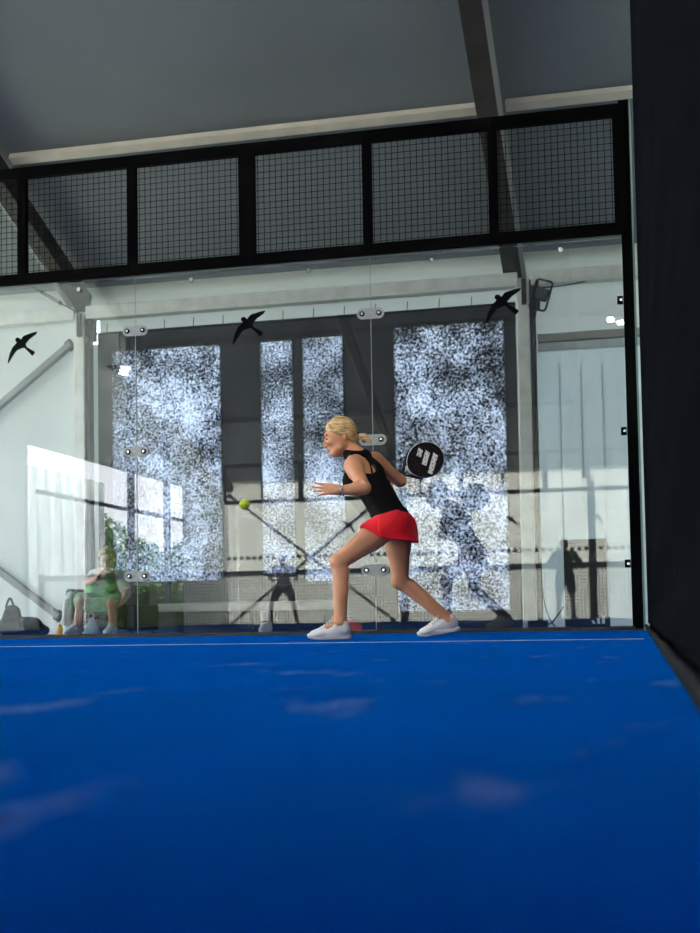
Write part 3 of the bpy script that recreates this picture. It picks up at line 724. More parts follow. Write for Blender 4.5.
# ------------------------------------------------------------------ far half of the court (mirrored in the glass)
def net():
    t = thing('court_net', 'padel net across the court, mirrored in the glass wall', 'net', (-5, -10, 0))
    mb = MB(); x0, x1 = -9.95, -.02
    for k in range(int((x1-x0)/.055)+1):
        x = x0+.055*k; mb.box((x-.005, -10.003, .01), (x+.005, -9.997, .84))
    for k in range(16):
        z = .02+.053*k; mb.box((x0, -10.0015, z-.005), (x1, -9.9985, z+.005))
    obj('cord_mesh', mb, m_net, t)
    obj('top_band', MB().box((x0, -10.006, .83), (x1, -9.994, .92)), m_band, t)
    for x in (x0, x1): obj('net_post', MB().box((x-.03, -10.05, 0), (x+.03, -9.95, .95)), m_black, t)
net()
for i in range(5):
    glass_panel(-10+2*i, -8+2*i, ['far glass pane next to the left corner', 'far glass pane second from the left corner', 'far glass pane in the middle of the far wall', 'far glass pane second from the right corner', 'far glass pane next to the right corner'][i], y=-20.012, group='glass panes of the far wall')
    fp = thing('fence_panel', ['far mesh fence panel at the left corner', 'far mesh fence panel second from the left', 'far mesh fence panel in the middle', 'far mesh fence panel second from the right', 'far mesh fence panel at the right corner'][i], 'fence panel', (-9+2*i, -19.95, 3), 'mesh fence panels of the far wall')
    x0, x1 = -10+2*i, -8+2*i; f = MB()
    for z in (3.04, 3.96): f.box((x0+.001, -19.96, z-.05), (x1-.001, -19.92, z+.05))
    for x in (x0+.03, x0+1, x1-.03): f.box((x-.03, -19.96, 3.09), (x+.03, -19.92, 3.91))
    obj('frame', f, m_black, fp)
    l = MB()
    for k in range(1, 40): l.box((x0+k*.05-.0025, -19.942, 3.09), (x0+k*.05+.0025, -19.938, 3.91))
    for k in range(1, 17): l.box((x0+.03, -19.942, 3.08+k*.05-.0025), (x1-.03, -19.938, 3.08+k*.05+.0025))
    obj('wire_mesh', l, m_wire, fp)
    dm = MB()
    for k in range(12):
        cx_ = x0+.085+.1665*k; dm.prism([(cx_+.052*math.cos(q), 1.64+.052*math.sin(q)) for q in [2*math.pi*j/14 for j in range(14)]], (0, -19.998, 0), (1,0,0), (0,0,1), (0,1,0), .001)
    gp = [o for o in C.objects if o.name.startswith('glass_pane')][-1]
    obj('safety_dots', dm, m_vinyl, gp)
    sc_ = .0022; bm_ = [((114-x)*sc_, -(y-382)*sc_) for x, y in BIRD]
    if i in (1, 3, 4): obj('bird_decal', MB().prism(bm_, (x0+1.15, -19.998, 2.35), (1,0,0), (0,0,1), (0,1,0), .001), m_vinyl, gp)
fence_top_left = None
# floodlights with three led panels each
def floodlight(p, label, aim):
    t = thing('floodlight', label, 'floodlight', p, 'court floodlights'); p = np.array(p, float)
    sgn = 1 if aim[0] > 0 else -1
    obj('housing', MB().box(p+V(-.23, -.44, .0), p+V(.23, .44, .05)), m_lampbody, t, bevel=.01)
    for k in (-1, 0, 1): obj('led_panel', MB().box(p+V(k*.16*sgn-.055, k*.30-.11, -.012), p+V(k*.16*sgn+.055, k*.30+.11, -.001)), m_led, t)
    top = roofz(p[1], .13)
    obj('hanger', MB().tube([p+V(0, -.25, .05), V(p[0], p[1]-.25, top)], .012, 6).tube([p+V(0, .25, .05), V(p[0], p[1]+.25, top)], .012, 6), m_cable, t)
for p, lb, aim in (((-10.75, -15.5, 5.6), 'court floodlight mirrored at the upper left of the glass', (1, 0)), ((-.12, -12.2, 5.15), 'court floodlight mirrored at the right glass edge', (-1, 0)),
                   ((-10.3, -4.6, 5.4), 'added unseen floodlight over the near left side line', (1, 0)), ((-.5, -4.6, 5.4), 'added unseen floodlight over the near right side line', (-1, 0)), ((-5.2, -4.2, 6.0), 'added unseen floodlight over the middle of the near half', (-1, 0))):  # the three near floodlights are unseen, added to brighten player and near court
    floodlight(p, lb, aim)
# gable posts in the left opening, trees outside
for y, lb in ((-18.6, 'dark post in the open gable on the left'), (-16.4, 'second dark post in the open gable on the left')):
    o = obj('gable_post', MB().box((LX+.02, y-.06, -.04), (LX+.16, y+.06, roofz(y, -.12))), m_brace, loc=(LX, y, 0)); tag(o, lb, 'post')
o = obj('gable_rail', MB().box((LX+.165, -19.9, 2.55), (LX+.22, -11.7, 2.63)), m_brace, loc=(LX, -17, 2.35)); tag(o, 'rail across the open gable', 'rail')
def tree(x, y, h, r, label, seed):
    rnd = random.Random(seed); t = thing('tree', label, 'tree', (x, y, -.31), 'trees outside the open gable')
    obj('trunk', MB().tube([(x, y, -.31), (x+.05, y, h*.35), (x, y+.1, h*.7)], [.16, .12, .05], 8), m_bark, t, smooth=True)
    mb = MB()
    for k in range(1500):
        u, v, w = rnd.gauss(0, 1), rnd.gauss(0, 1), rnd.gauss(0, 1); n = math.sqrt(u*u+v*v+w*w); q = r*rnd.random()**.4
        c = V(x+u/n*q, y+v/n*q, h*.62+w/n*q*1.25); s = .09+.09*rnd.random()
        a = unit(V(rnd.gauss(0, 1), rnd.gauss(0, 1), rnd.gauss(0, 1))); b = unit(np.cross(a, V(.3, .5, .8)))
        mb.add([c-a*s, c+b*s*.5, c+a*s, c-b*s*.5], [(0, 1, 2, 3)])
    obj('foliage', mb, m_leaf, t)
for px, py, X, hh, r_, lb in ((95, 560, -16, 3.3, 1.15, 'leafy green tree outside the open gable, nearest the glass'), (142, 566, -16.5, 3.0, .85, 'leafy green tree outside the open gable, in the middle'),
                              (186, 566, -17, 3.2, 1.0, 'leafy green tree outside the open gable, nearest the far wall')):
    q = atX(px, py, X); tree(X, -q[1], hh, r_, lb, int(px))
cv = MB(); n_ = 40; vs = []  # sheet added in the opening to dim the sky mirrored on the left wall
for k in range(n_+1):
    y = -15.3+3.5*k/n_; dx = -.06+.035*math.sin(k*1.1)
    vs += [(LX+dx, y, -.2), (LX+dx, y, 3.12)]
cv.add(vs, [(2*k, 2*k+1, 2*k+3, 2*k+2) for k in range(n_)])
o = obj('dimming_sheet', cv, M_fabric('sheer_sheet', (.7, .72, .71, 1), (.75, .78, .78, 1), .55), loc=(LX, -13.5, 0), smooth=True)
sd = o.modifiers.new('thick', 'SOLIDIFY'); sd.thickness = .004
tag(o, 'pale sheet added across part of the open gable to dim the mirrored sky', 'dimming_sheet')
rnd = random.Random(11)
t = thing('hedge', 'green hedge added outside the open gable to darken the mirrored daylight', 'hedge', (-13.4, -18, -.31))
mb = MB()  # added leaf row that blocks bright daylight low in the mirrored opening
for k in range(5200):
    c = V(-13.9+1.0*rnd.random(), -26+14.5*rnd.random(), -.25+1.35*rnd.random()**.8+.12*rnd.random()); sz = .06+.07*rnd.random()
    a = unit(V(rnd.gauss(0, 1), rnd.gauss(0, 1), rnd.gauss(0, 1))); b = unit(np.cross(a, V(.3, .5, .8)))
    mb.add([c-a*sz, c+b*sz*.55, c+a*sz, c-b*sz*.55], [(0, 1, 2, 3)])
obj('foliage', mb, m_leaf, t)
obj('stem_core', MB().box((-13.75, -25.8, -.31), (-13.1, -11.7, .95)), m_bark, t)
# ------------------------------------------------------------------ light: sky and sun
w = bpy.data.worlds.new('sky'); SC.world = w; w.use_nodes = True; nt = w.node_tree; nt.nodes.clear()
wo = nt.nodes.new('ShaderNodeOutputWorld'); bg = nt.nodes.new('ShaderNodeBackground'); nt.links.new(bg.outputs[0], wo.inputs[0])
tc = nt.nodes.new('ShaderNodeTexCoord'); sp = nt.nodes.new('ShaderNodeSeparateXYZ'); rp = nt.nodes.new('ShaderNodeValToRGB')
nt.links.new(tc.outputs['Generated'], sp.inputs[0]); nt.links.new(sp.outputs['Z'], rp.inputs[0]); nt.links.new(rp.outputs[0], bg.inputs[0])
rp.color_ramp.elements[0].color = (.95, .97, 1, 1); rp.color_ramp.elements[1].color = (.55, .72, 1, 1)
bg.inputs[1].default_value = SKY
sun = bpy.data.lights.new('sun', 'SUN'); sun.energy = SUN; sun.angle = .02; sun.color = (1, .96, .88)
so = bpy.data.objects.new('sun', sun); C.objects.link(so)
sun.color = (1, .975, .93)
so.rotation_euler = Vector((.25, 1.0, -.62)).to_track_quat('-Z', 'Y').to_euler()
# ------------------------------------------------------------------ people
def body_field(J, lo, hi, h, s=1.0, fem=True):
    """One continuous body from joints J (world points). s scales the girths."""
    F = Field(lo, hi, h)
    lat_c = unit(J['sh_r']-J['sh_l']); lat_p = unit(J['hip_r']-J['hip_l'])
    lat_w = unit(lat_c+lat_p)
    F.ecap(J['waist'], J['chest'], .082*s, .100*s, lat_w, .122*s, .150*s, .05, lat2=lat_c)
    F.ecap(J['chest'], J['chest']+(J['neck']-J['chest'])*.55, .098*s, .072*s, lat_c, .148*s, .120*s, .05)
    F.ecap(J['pelvis'], J['waist'], .105*s, .084*s, lat_p, .160*s, .122*s, .05, lat2=lat_w)
    bk = unit(np.cross(lat_p, J['waist']-J['pelvis']))
    if J.get('back') is not None and bk@J['back'] < 0: bk = -bk
    if J.get('back') is not None:
        for sd in (-1, 1): F.ell(J['pelvis']+bk*.030*s+lat_p*sd*.075*s-unit(J['waist']-J['pelvis'])*.045, (.078*s,)*3, k=.04)
        fc = unit(np.cross(lat_c, J['neck']-J['waist']));  fc = -fc if fc@J['back'] > 0 else fc
        if fem:
            for sd in (-1, 1): F.ell(J['chest']+fc*.075*s+lat_c*sd*.07*s-unit(J['neck']-J['chest'])*.01, (.062*s,)*3, k=.05)
    F.cap(J['neck']-unit(J['head']-J['neck'])*.03, J['head']-J['HU']*.03-J['HF']*.015, .054*s, .050*s, .03)
    for sd in ('l', 'r'):
        sh, el, wr = J['sh_'+sd], J['el_'+sd], J['wr_'+sd]
        F.cap(J['neck'], sh, .050*s, .050*s, .05)
        F.cap(sh, sh+(el-sh)*.3, .059*s, .052*s, .03)
        F.cap(sh+(el-sh)*.2, el, .052*s, .041*s, .02)
        F.cap(el, el+(wr-el)*.28, .041*s, .043*s, .015); F.cap(el+(wr-el)*.25, wr, .043*s, .0275*s, .015)
        hp, kn, an = J['hip_'+sd], J['kn_'+sd], J['an_'+sd]
        F.cap(hp, hp+(kn-hp)*.35, .092*s, .084*s, .04); F.cap(hp+(kn-hp)*.3, kn, .084*s, .055*s, .02)
        toe = J['toe_'+sd]; d = unit(toe-an-np.array([0, 0, (toe-an)[2]])); back = -d
        bc = unit(back - unit(an-kn)*(back@unit(an-kn)))
        F.ell(kn+d*.012, (.05*s, .05*s, .055*s), k=.02)
        F.cap(kn, an, .050*s, .036*s, .02)
        F.cap(kn+(an-kn)*.18+bc*.016*s, kn+(an-kn)*.45+bc*.012*s, .048*s, .040*s, .02)
        F.cap(kn+(an-kn)*.45+bc*.012*s, an, .042*s, .034*s, .02)
        F.cap(an, an+(toe-an)*.45, .036*s, .030*s, .02)
    return F
def head(F, J, s=1.0, detail=True):
    c, hf, hu = J['head'], J['HF'], J['HU']; hs = np.cross(hf, hu); A = (hf, hs, hu)
    p = lambda f, sd, u: c+hf*f*s+hs*sd*s+hu*u*s
    F.ell(p(-.005, 0, .012), (.098*s, .074*s, .094*s), A, .01)
    F.ell(p(.035, 0, -.045), (.062*s, .057*s, .078*s), A, .03)
    F.ell(p(.068, 0, -.108), (.030*s, .030*s, .026*s), A, .03)      # chin
    F.cap(p(.01, -.045, -.085), p(.06, -.02, -.112), .022*s, .018*s, .025); F.cap(p(.01, .045, -.085), p(.06, .02, -.112), .022*s, .018*s, .025)
    F.cap(p(.085, -.03, .016), p(.085, .03, .016), .018*s, .018*s, .015)   # brow
    for sd in (-1, 1):
        F.ell(p(.078, sd*.036, -.038), (.022*s, .022*s, .018*s), A, .02)   # cheek bone
        F.ell(p(.100, sd*.038, -.012), (.017*s, .019*s, .012*s), A, .010, 'sub')
        F.ell(p(.081, sd*.034, -.012), (.0130*s,)*3, A, .004)
        F.ell(p(-.030, sd*.074, -.030), (.018*s, .009*s, .030*s), A, .006)  # ear
        F.ell(p(-.022, sd*.085, -.028), (.010*s, .007*s, .018*s), A, .004, 'sub')
    F.cap(p(.098, 0, .002), p(.122, 0, -.045), .0085*s, .0110*s, .010); F.cap(p(.105, -.012, -.050), p(.105, .012, -.050), .010*s, .010*s, .008)
    F.cap(p(.090, -.018, -.076), p(.090, .018, -.076), .012*s, .012*s, .012)
    F.cap(p(.100, -.014, -.0745), p(.100, .014, -.0745), .0065*s, .0065*s, .004); F.cap(p(.098, -.013, -.0865), p(.098, .013, -.0865), .007*s, .007*s, .004)
    return p
def hand(F, wr, d, nrm, side, s=1.0, curl=(.25, .3, .35, .4), thumb_open=.8, spread=.12):
    """Palm and five fingers; d points along the fingers, nrm out of the back of the hand, side towards the thumb."""
    d, nrm = unit(d), unit(nrm-unit(d)*(nrm@unit(d))); sd = np.cross(d, nrm); sd = sd if sd@side > 0 else -sd
    F.ecap(wr, wr+d*.03*s, .019*s, .016*s, sd, .027*s, .034*s, .015)
    F.ecap(wr+d*.03*s, wr+d*.082*s, .0165*s, .0125*s, sd, .034*s, .040*s, .012)
    tips = []
    for i, (off, ln) in enumerate(((.030, .072), (.010, .080), (-.010, .075), (-.029, .058))):
        b = wr+d*(.080-.004*abs(i-1))*s+sd*off*s; dd = unit(d+sd*(1.5-i)*spread); q = b-d*.012*s
        segs = (.46, .30, .24); a = 0; r = (.0092, .0084, .0078, .0066)
        for k, f in enumerate(segs):
            a += curl[i]*(.8 if k == 0 else 1.0)
            v = unit(dd*math.cos(a)-nrm*math.sin(a)); e = q+v*(ln*f+(.012 if k == 0 else 0))*s
            F.cap(q, e, r[k]*s, r[k+1]*s, .003 if k else .006); q = e
        tips.append((q, v))
    b = wr+d*.025*s+sd*.026*s; v1 = unit(d*.75+sd*thumb_open-nrm*.25); m_ = b+v1*.042*s; v2 = unit(d*.95+sd*thumb_open*.45-nrm*.35)
    e1 = m_+v2*.030*s; e2 = e1+unit(v2-nrm*.15)*.024*s
    F.cap(b, m_, .0155*s, .0115*s, .012); F.cap(m_, e1, .0108*s, .0095*s, .004); F.cap(e1, e2, .0094*s, .0072*s, .003)
    tips.append((e2, v2)); return tips
def shoe(parent, an, toe_dir, z0, mat_u, mat_s, s=1.0, pitch=0.0, h=.005, name='sneaker', label=None):
    """Low sports shoe; an = ankle, toe_dir level direction, z0 sole height, pitch raises the heel (radians)."""
    d = unit(V(toe_dir[0], toe_dir[1], 0)); d = unit(d*math.cos(pitch)-V(0, 0, math.sin(pitch))); sd = unit(np.cross(d, V(0, 0, 1))); u = np.cross(sd, d)
    heel = V(an[0], an[1], 0)-unit(V(toe_dir[0], toe_dir[1], 0))*.055*s; L_ = .258*s
    heel[2] = z0+math.sin(pitch)*L_*.86
    p = lambda f, w, z: heel+d*f*s+sd*w*s+u*z*s
    F = Field(np.minimum(p(-.03, 0, 0), p(.28, 0, 0))-.09, np.maximum(p(-.03, 0, 0), p(.28, 0, 0))+.15, h)
    lat = sd
    F.ecap(p(.035, 0, .050), p(.09, 0, .050), .042*s, .042*s, lat, .034*s, .038*s, .02)
    F.ecap(p(.09, 0, .048), p(.19, .002, .034), .046*s, .032*s, lat, .038*s, .046*s, .02)
    F.ecap(p(.17, .002, .036), p(.221, .003, .030), .034*s, .030*s, lat, .046*s, .039*s, .02)
    F.cap(p(.030, 0, .055), p(.034, 0, .104), .034*s, .033*s, .015)       # heel collar
    F.ecap(p(.030, 0, .06), p(.075, 0, .085), .038*s, .034*s, lat, .036*s, .040*s, .015)
    F.cap(p(.078, 0, .112), p(.17, .001, .056), .025*s, .022*s, .015)      # tongue
    F.half(p(0, 0, .020), -u, .004); F.half(p(.045, 0, .118), unit(u*.98-d*.10), .006)
    up = sobj(name, F, mat_u, parent)
    if label: up['label'] = label
    prof = []
    for k in range(36):
        q = 2*math.pi*k/36; f = .122+.138*math.cos(q); wd = (.036+.012*(.5+.5*math.cos(q-.5)))*math.sin(q)
        prof.append((f, wd))
    mb = MB(); n = 36; rings = [(.0, .92), (.006, 1.02), (.024, 1.07), (.034, 1.0)]
    vs = [p(.122+(f-.122)*k*s, wd*k, z+.010*max(0, (f-.18)/.08)**2*.8) for z, k in rings for f, wd in prof]
    fs = [(i*n+j, i*n+(j+1)%n, (i+1)*n+(j+1)%n, (i+1)*n+j) for i in range(3) for j in range(n)]+[tuple(range(n))[::-1], tuple(3*n+j for j in range(n))]
    obj('sole', mb.add(vs, fs), mat_s, up, smooth=False, bevel=.002)
    lb = MB()
    for k in range(5):
        f = .098+.018*k; zz = .124-.0112*k
        lb.tube([p(f, -.030, zz-.014), p(f+.004, 0, zz+.004), p(f+.008, .030, zz-.014)], .0045*s, 6)
    a0 = p(.088, 0, .132)
    for sg in (-1, 1): lb.tube(spline([a0, p(.100, sg*.02, .142), p(.105, sg*.036, .125), p(.115, sg*.030, .105)], 4), .003*s, 6)
    obj('laces', lb, m_lace, up, smooth=True)
    return up
def head_bits(par, J, p, s=1.0, lips=True):
    hf, hu = J['HF'], J['HU']; hs = np.cross(hf, hu); A = (hf, hs, hu)
    for sd in (-1, 1):
        obj('eye', MB().ball(p(.0865, sd*.038, -.013), (.0095*s, .0095*s, .0058*s), 12, 8, A), m_eye, par, smooth=True)
        obj('eyebrow', MB().tube([p(.102, sd*.014, .012), p(.1015, sd*.032, .021), p(.082, sd*.052, .014)], [.0035, .0045, .003], 6), m_brow, par, smooth=True)
    if lips:
        obj('lips', MB().ball(p(.1025, 0, -.0750), (.0085*s, .022*s, .0055*s), 14, 8, A).ball(p(.1005, 0, -.0860), (.0090*s, .020*s, .0062*s), 14, 8, A), m_lip, par, smooth=True)

# ---- the player
PY = -1.95
J = {}
J['pelvis'] = at(391, 519, PY); J['waist'] = at(378, 495, PY); J['chest'] = at(365, 475, PY+.01); J['neck'] = at(356, 457, PY+.01)
J['sh_l'] = at(353, 466, PY-.16); J['sh_r'] = at(375, 461, PY+.165)
J['el_l'] = at(364.5, 488, PY-.33); J['wr_l'] = at(338.5, 490.5, PY-.36)
J['el_r'] = at(400, 481, PY+.30); J['wr_r'] = at(394.5, 474.5, PY+.53)
J['hip_l'] = at(387, 526, PY-.09); J['hip_r'] = at(397, 528, PY+.09)
J['kn_l'] = at(339.5, 561.5, PY-.23); J['an_l'] = at(340, 623, PY-.27)
J['kn_r'] = at(400.5, 581, PY+.10); J['an_r'] = at(449, 620.5, PY+.16)
J['head'] = at(340.6, 434.8, PY-.01)
J['HF'] = unit(V(-1, -.10, -.23)); J['HU'] = unit(V(-.23, 0, 1)-J['HF']*(V(-.23, 0, 1)@J['HF']))
J['back'] = V(1, 0, .3)
J['toe_l'] = at(314, 634, PY-.30); J['toe_r'] = at(428, 634, PY+.12)
BL, BH = V(-2.30, -2.52, -.01), V(-1.0, -1.28, 1.52)
F = body_field(J, BL, BH, .0045, .93)
hp_ = head(F, J, .97)
tips = hand(F, J['wr_l'], at(316, 488, PY-.37)-J['wr_l'], V(0, -.85, .5), V(0, .5, .85), .98, curl=(.03, .10, .16, .34), spread=.055, thumb_open=.35)
RKH = at(394, 478.5, PY+.565); RKC = at(425.5, 460, PY+.60); rku = unit(RKC-RKH)
# racket hand: fist round the grip
gdir = rku; away = V(0, 1, 0)
gs = unit(np.cross(gdir, away)); gp = J['wr_r']+unit(RKH-J['wr_r'])*.02
F.ecap(J['wr_r'], RKH+V(0, .012, 0)+gs*.012, .024, .022, gdir, .030, .040, .012)
for i, o_ in enumerate((-.030, -.010, .010, .029)):
    b = RKH-gdir*o_; pts = []
    for k in range(6):
        q = math.radians(-40+52*k); pts.append(b+away*(-.0)+ (away*math.sin(q)+gs*math.cos(q))*.027)
    for k in range(5): F.cap(pts[k], pts[k+1], .0095-.0004*k, .0092-.0004*k, .003)
tb = [RKH+gdir*.02+gs*.02-away*.01, RKH+gdir*.045-away*.024, RKH+gdir*.06-gs*.012-away*.022]
F.cap(tb[0], tb[1], .013, .0105, .006); F.cap(tb[1], tb[2], .0103, .0085, .003)
person = sobj('person', F, m_skin, None, loc=(J['pelvis'][0], PY, 0.0))
tag(person, 'woman in black tank top and red skirt lunging left with a racket behind her', 'person')
from mathutils.bvhtree import BVHTree
bvh = BVHTree.FromPolygons([v.co.copy() for v in person.data.vertices], [tuple(q.vertices) for q in person.data.polygons])
def on_body(px, py):
    hit = bvh.ray_cast(Vector((EYE-np.array(person.location)).tolist()), Vector(unit(ray(px, py)).tolist()))
    return None if hit[0] is None else np.array(hit[0]+person.location)
head_bits(person, J, hp_, .97)
# clothes
lat_c = unit(J['sh_r']-J['sh_l']); lat_p = unit(J['hip_r']-J['hip_l']); lat_w = unit(lat_c+lat_p); s = .93; o = .010
T = Field(V(-2.1, -2.4, .6), V(-1.2, -1.5, 1.45), .006)
T.ecap(J['waist'], J['chest'], .082*s+o, .100*s+o, lat_w, .122*s+o, .150*s+o, .05, lat2=lat_c)
ctop = J['chest']+(J['neck']-J['chest'])*.62
T.ecap(J['chest'], ctop, .098*s+o, .074*s+o, lat_c, .148*s+o, .118*s+o, .05)
T.ecap(J['pelvis'], J['waist'], .105*s+o, .084*s+o, lat_p, .160*s+o, .122*s+o, .05, lat2=lat_w)
fc = -unit(np.cross(lat_c, J['neck']-J['waist'])); fc = -fc if fc@J['back'] > 0 else fc
for sd in (-1, 1): T.ell(J['chest']+fc*.075*s+lat_c*sd*.07*s-unit(J['neck']-J['chest'])*.01, (.062*s+o,)*3, k=.05)
for q_s, r_s in ((on_body(358, 462), .075), (on_body(367, 464), .070), (on_body(371, 465), .042)): T.ell(q_s, (r_s,)*3, k=.008, op='sub')
bk = unit(np.cross(lat_p, J['waist']-J['pelvis'])); bk = -bk if bk@J['back'] < 0 else bk
for sd in (-1, 1): T.ell(J['pelvis']+bk*.030*s+lat_p*sd*.075*s-unit(J['waist']-J['pelvis'])*.045, (.078*s+o-.003,)*3, k=.04)
ax = unit(J['neck']-J['waist'])
# neckline and armholes
T.ell(J['neck']+fc*.03, (.085, .085, .085), k=.008, op='sub')
for sd, sh in ((-1, J['sh_l']), (1, J['sh_r'])):
    T.ell(sh+ax*.0, (.088, .088, .088), k=.01, op='sub'); T.ell(sh-lat_c*sd*.035-fc*.10+ax*.01, (.085, .085, .085), k=.01, op='sub')
TOPN = unit(V(-.32, 0, .95)); TOPP = at(390, 515.5, PY)
T.half(TOPP-TOPN*.012, -TOPN)
for z, a in ((.35, .006), (.6, .005), (.85, .004)): pass
tank = sobj('tank_top', T, m_tank, person)
# collar, back band and straps lie on the body
def over(o):
    B = Field(V(-2.1, -2.4, .95), V(-1.2, -1.5, 1.5), .005)
    B.ecap(J['waist'], J['chest'], .082*s+o, .100*s+o, lat_w, .122*s+o, .150*s+o, .05, lat2=lat_c)
    B.ecap(J['chest'], J['chest']+(J['neck']-J['chest'])*.55, .098*s+o, .072*s+o, lat_c, .148*s+o, .120*s+o, .05)
    B.cap(J['neck']-unit(J['head']-J['neck'])*.03, J['head']-J['HU']*.03-J['HF']*.015, .054*s+o, .050*s+o, .03)
    for sd in ('l', 'r'): B.cap(J['neck'], J['sh_'+sd], .050*s+o, .050*s+o, .05)
    return B
bkc = -fc; na = unit(J['head']-J['neck'])
B = over(.008); cn = unit(na*.75+bkc*.62); cc = J['neck']+na*.005
B.half(cc+cn*.046, cn, .006); B.half(cc-cn*.012, -cn, .006); Bs = Field(B.lo, B.lo+.01, B.h); sl, X_, Y_, Z_ = B.win(B.lo-1, B.lo+3); B.put(sl, np.sqrt((X_-cc[0])**2+(Y_-cc[1])**2+(Z_-cc[2])**2)-.104, .006, 'int'); sobj('collar', B, m_tank, tank)
B = over(.009); spn = unit(lat_c); sc0 = J['chest']+lat_c*.012
B.half(sc0+spn*.042, spn, .006); B.half(sc0-spn*.042, -spn, .006); B.half(J['chest'], fc, .0); B.half(cc+cn*.026, cn, .004); B.half(J['waist'], -unit(J['neck']-J['waist']))
sobj('back_band', B, m_tank, tank)
for path in ([(351, 455), (356, 453.5), (361, 454.5), (366, 458), (371, 463.5), (377, 471)], [(365.5, 457.5), (369, 462), (371, 467), (372, 473)]):
    P_ = [q for q in (on_body(*xy) for xy in path) if q is not None]
    if len(P_) > 2:
        P_ = [q-unit(q-EYE)*.003 for q in P_]; obj('back_strap', MB().tube(spline(P_, 5), .0062, 6), m_tank, tank, smooth=True)
def skirt_field():
    S = Field(V(-2.15, -2.5, .45), V(-1.1, -1.4, 1.05), .006)
    wa = J['pelvis']+(J['waist']-J['pelvis'])*.35
    hemc = J['pelvis']+V(.0, 0, -.135)
    S.ecap(wa, J['pelvis']+V(.0, 0, -.03), .100, .108, lat_p, .150, .172, .02)
    S.ecap(J['pelvis']+V(.0, 0, -.03), hemc+V(.030, 0, -.06), .110, .148, lat_p, .174, .192, .03)
    for sd in (-1, 1): S.ell(J['pelvis']+bk*.030*s+lat_p*sd*.075*s-unit(J['waist']-J['pelvis'])*.055, (.084,)*3, k=.03)
    return S
dl = unit(J['kn_l']-J['hip_l'])
S = skirt_field(); S.ell(J['hip_r']+V(.02, 0, -.05), (.112, .11, .13), k=.03); S.cap(J['hip_l'], J['hip_l']+dl*.10, .106, .106, .03)
S.half(TOPP, TOPN); S.shell(.011); S.half(at(405, 541.8, PY), unit(V(-.10, 0, -1)), .01)
S.half(at(381.5, 533, PY-.1), unit(V(-1, 0, -.12)), .015)
skirt = sobj('skirt', S, m_red, person)
S = skirt_field(); S.cap(J['hip_l']-dl*.02, J['hip_l']+dl*.30, .098, .103, .03); S.cap(J['hip_r'], J['hip_r']+V(.0, 0, -.1), .098, .1, .03)
S.half(TOPP+TOPN*.004, TOPN); S.shell(.010); S.half(at(366, 531.5, PY-.16), unit(dl*.75+V(-.15, 0, -.65)), .01); S.half(at(392, 540.3, PY), V(0, 0, -1), .01)
S.half(at(404, 520, PY), V(1, 0, 0), .01)
sobj('front_panel', S, m_red, skirt)
wbm = MB(); nw = 40
obj('hem_mark', MB().ball(at(369, 527.5, PY-.20), (.012, .004, .005), 10, 6), m_logo, skirt, smooth=True)
# hair
hf, hu = J['HF'], J['HU']; hs = np.cross(hf, hu); A = (hf, hs, hu)
Hf = Field(J['head']-.22, J['head']+.28, .005)
Hf.ell(hp_(-.006, 0, .018), (.103, .082, .101), A, .01)
Hf.ell(hp_(-.055, 0, -.025), (.046, .060, .058), A, .03)
Hf.cap(hp_(-.080, 0, .0), at(355.8, 435.2, PY), .030, .018, .02)
Hf.half(hp_(.088, 0, .05), unit(hf*.93-hu*.40), .012)
Hf.half(hp_(.000, 0, -.016), unit(hf*.60-hu*.78), .012)
Hf.half(hp_(-.03, 0, -.088), unit(-hu*.9+hf*.2), .01)
hair = sobj('hair', Hf, m_blond, person)
pt = at(357, 435.2, PY)
obj('hair_tie', MB().ring(pt, unit(at(371, 441.5, PY)-pt), .019, .007), m_black, hair, smooth=True)
P1, P2, P3 = pt, at(364, 437, PY+.01), at(371.5, 442.5, PY+.01)
Pf = Field(np.minimum(P1, P3)-.1, np.maximum(P1, P3)+.1, .004)
Pf.cap(P1, P2, .014, .021, .01); Pf.cap(P2, P2+(P3-P2)*.6, .021, .014, .01); Pf.cap(P2+(P3-P2)*.5, P3, .015, .004, .01)
sobj('ponytail', Pf, m_blond, hair)
# nails, bracelets, shoes
nrm = V(0, -.85, .5)
for q, v in tips:
    n_ = unit(nrm-v*(nrm@v)); obj('fingernail', MB().ball(q+v*.004+n_*.004, (.0085, .0055, .0035), 8, 6, (v, np.cross(n_, v), n_)), m_nail, person, smooth=True)
wd = unit(J['wr_l']-J['el_l'])
br = obj('bracelet', MB().ring(J['wr_l']-wd*.012, wd, .030, .004), m_silver, person, smooth=True)
bm2 = MB()
for k in range(14):
    q = 2*math.pi*k/14; a_ = unit(np.cross(wd, V(0, 0, 1))); b_ = np.cross(a_, wd); bm2.ball(J['wr_l']-wd*.026+(a_*math.cos(q)+b_*math.sin(q))*.033, .0055, 8, 6)
obj('bead_bracelet', bm2, m_silver, person, smooth=True)
obj('ring', MB().ring(J['wr_l']+unit(at(318, 486.5, PY-.37)-J['wr_l'])*.098+V(0, -.01, 0), wd, .0105, .002, 16, 6), m_silver, person, smooth=True)
shoe(person, J['an_l'], V(-1, -.12, 0), 0.001, m_shoe, m_sole, .97)
shoe(person, J['an_r'], V(-1, -.16, 0), 0.001, m_shoe, m_sole, .97, pitch=.15)
sk = MB()
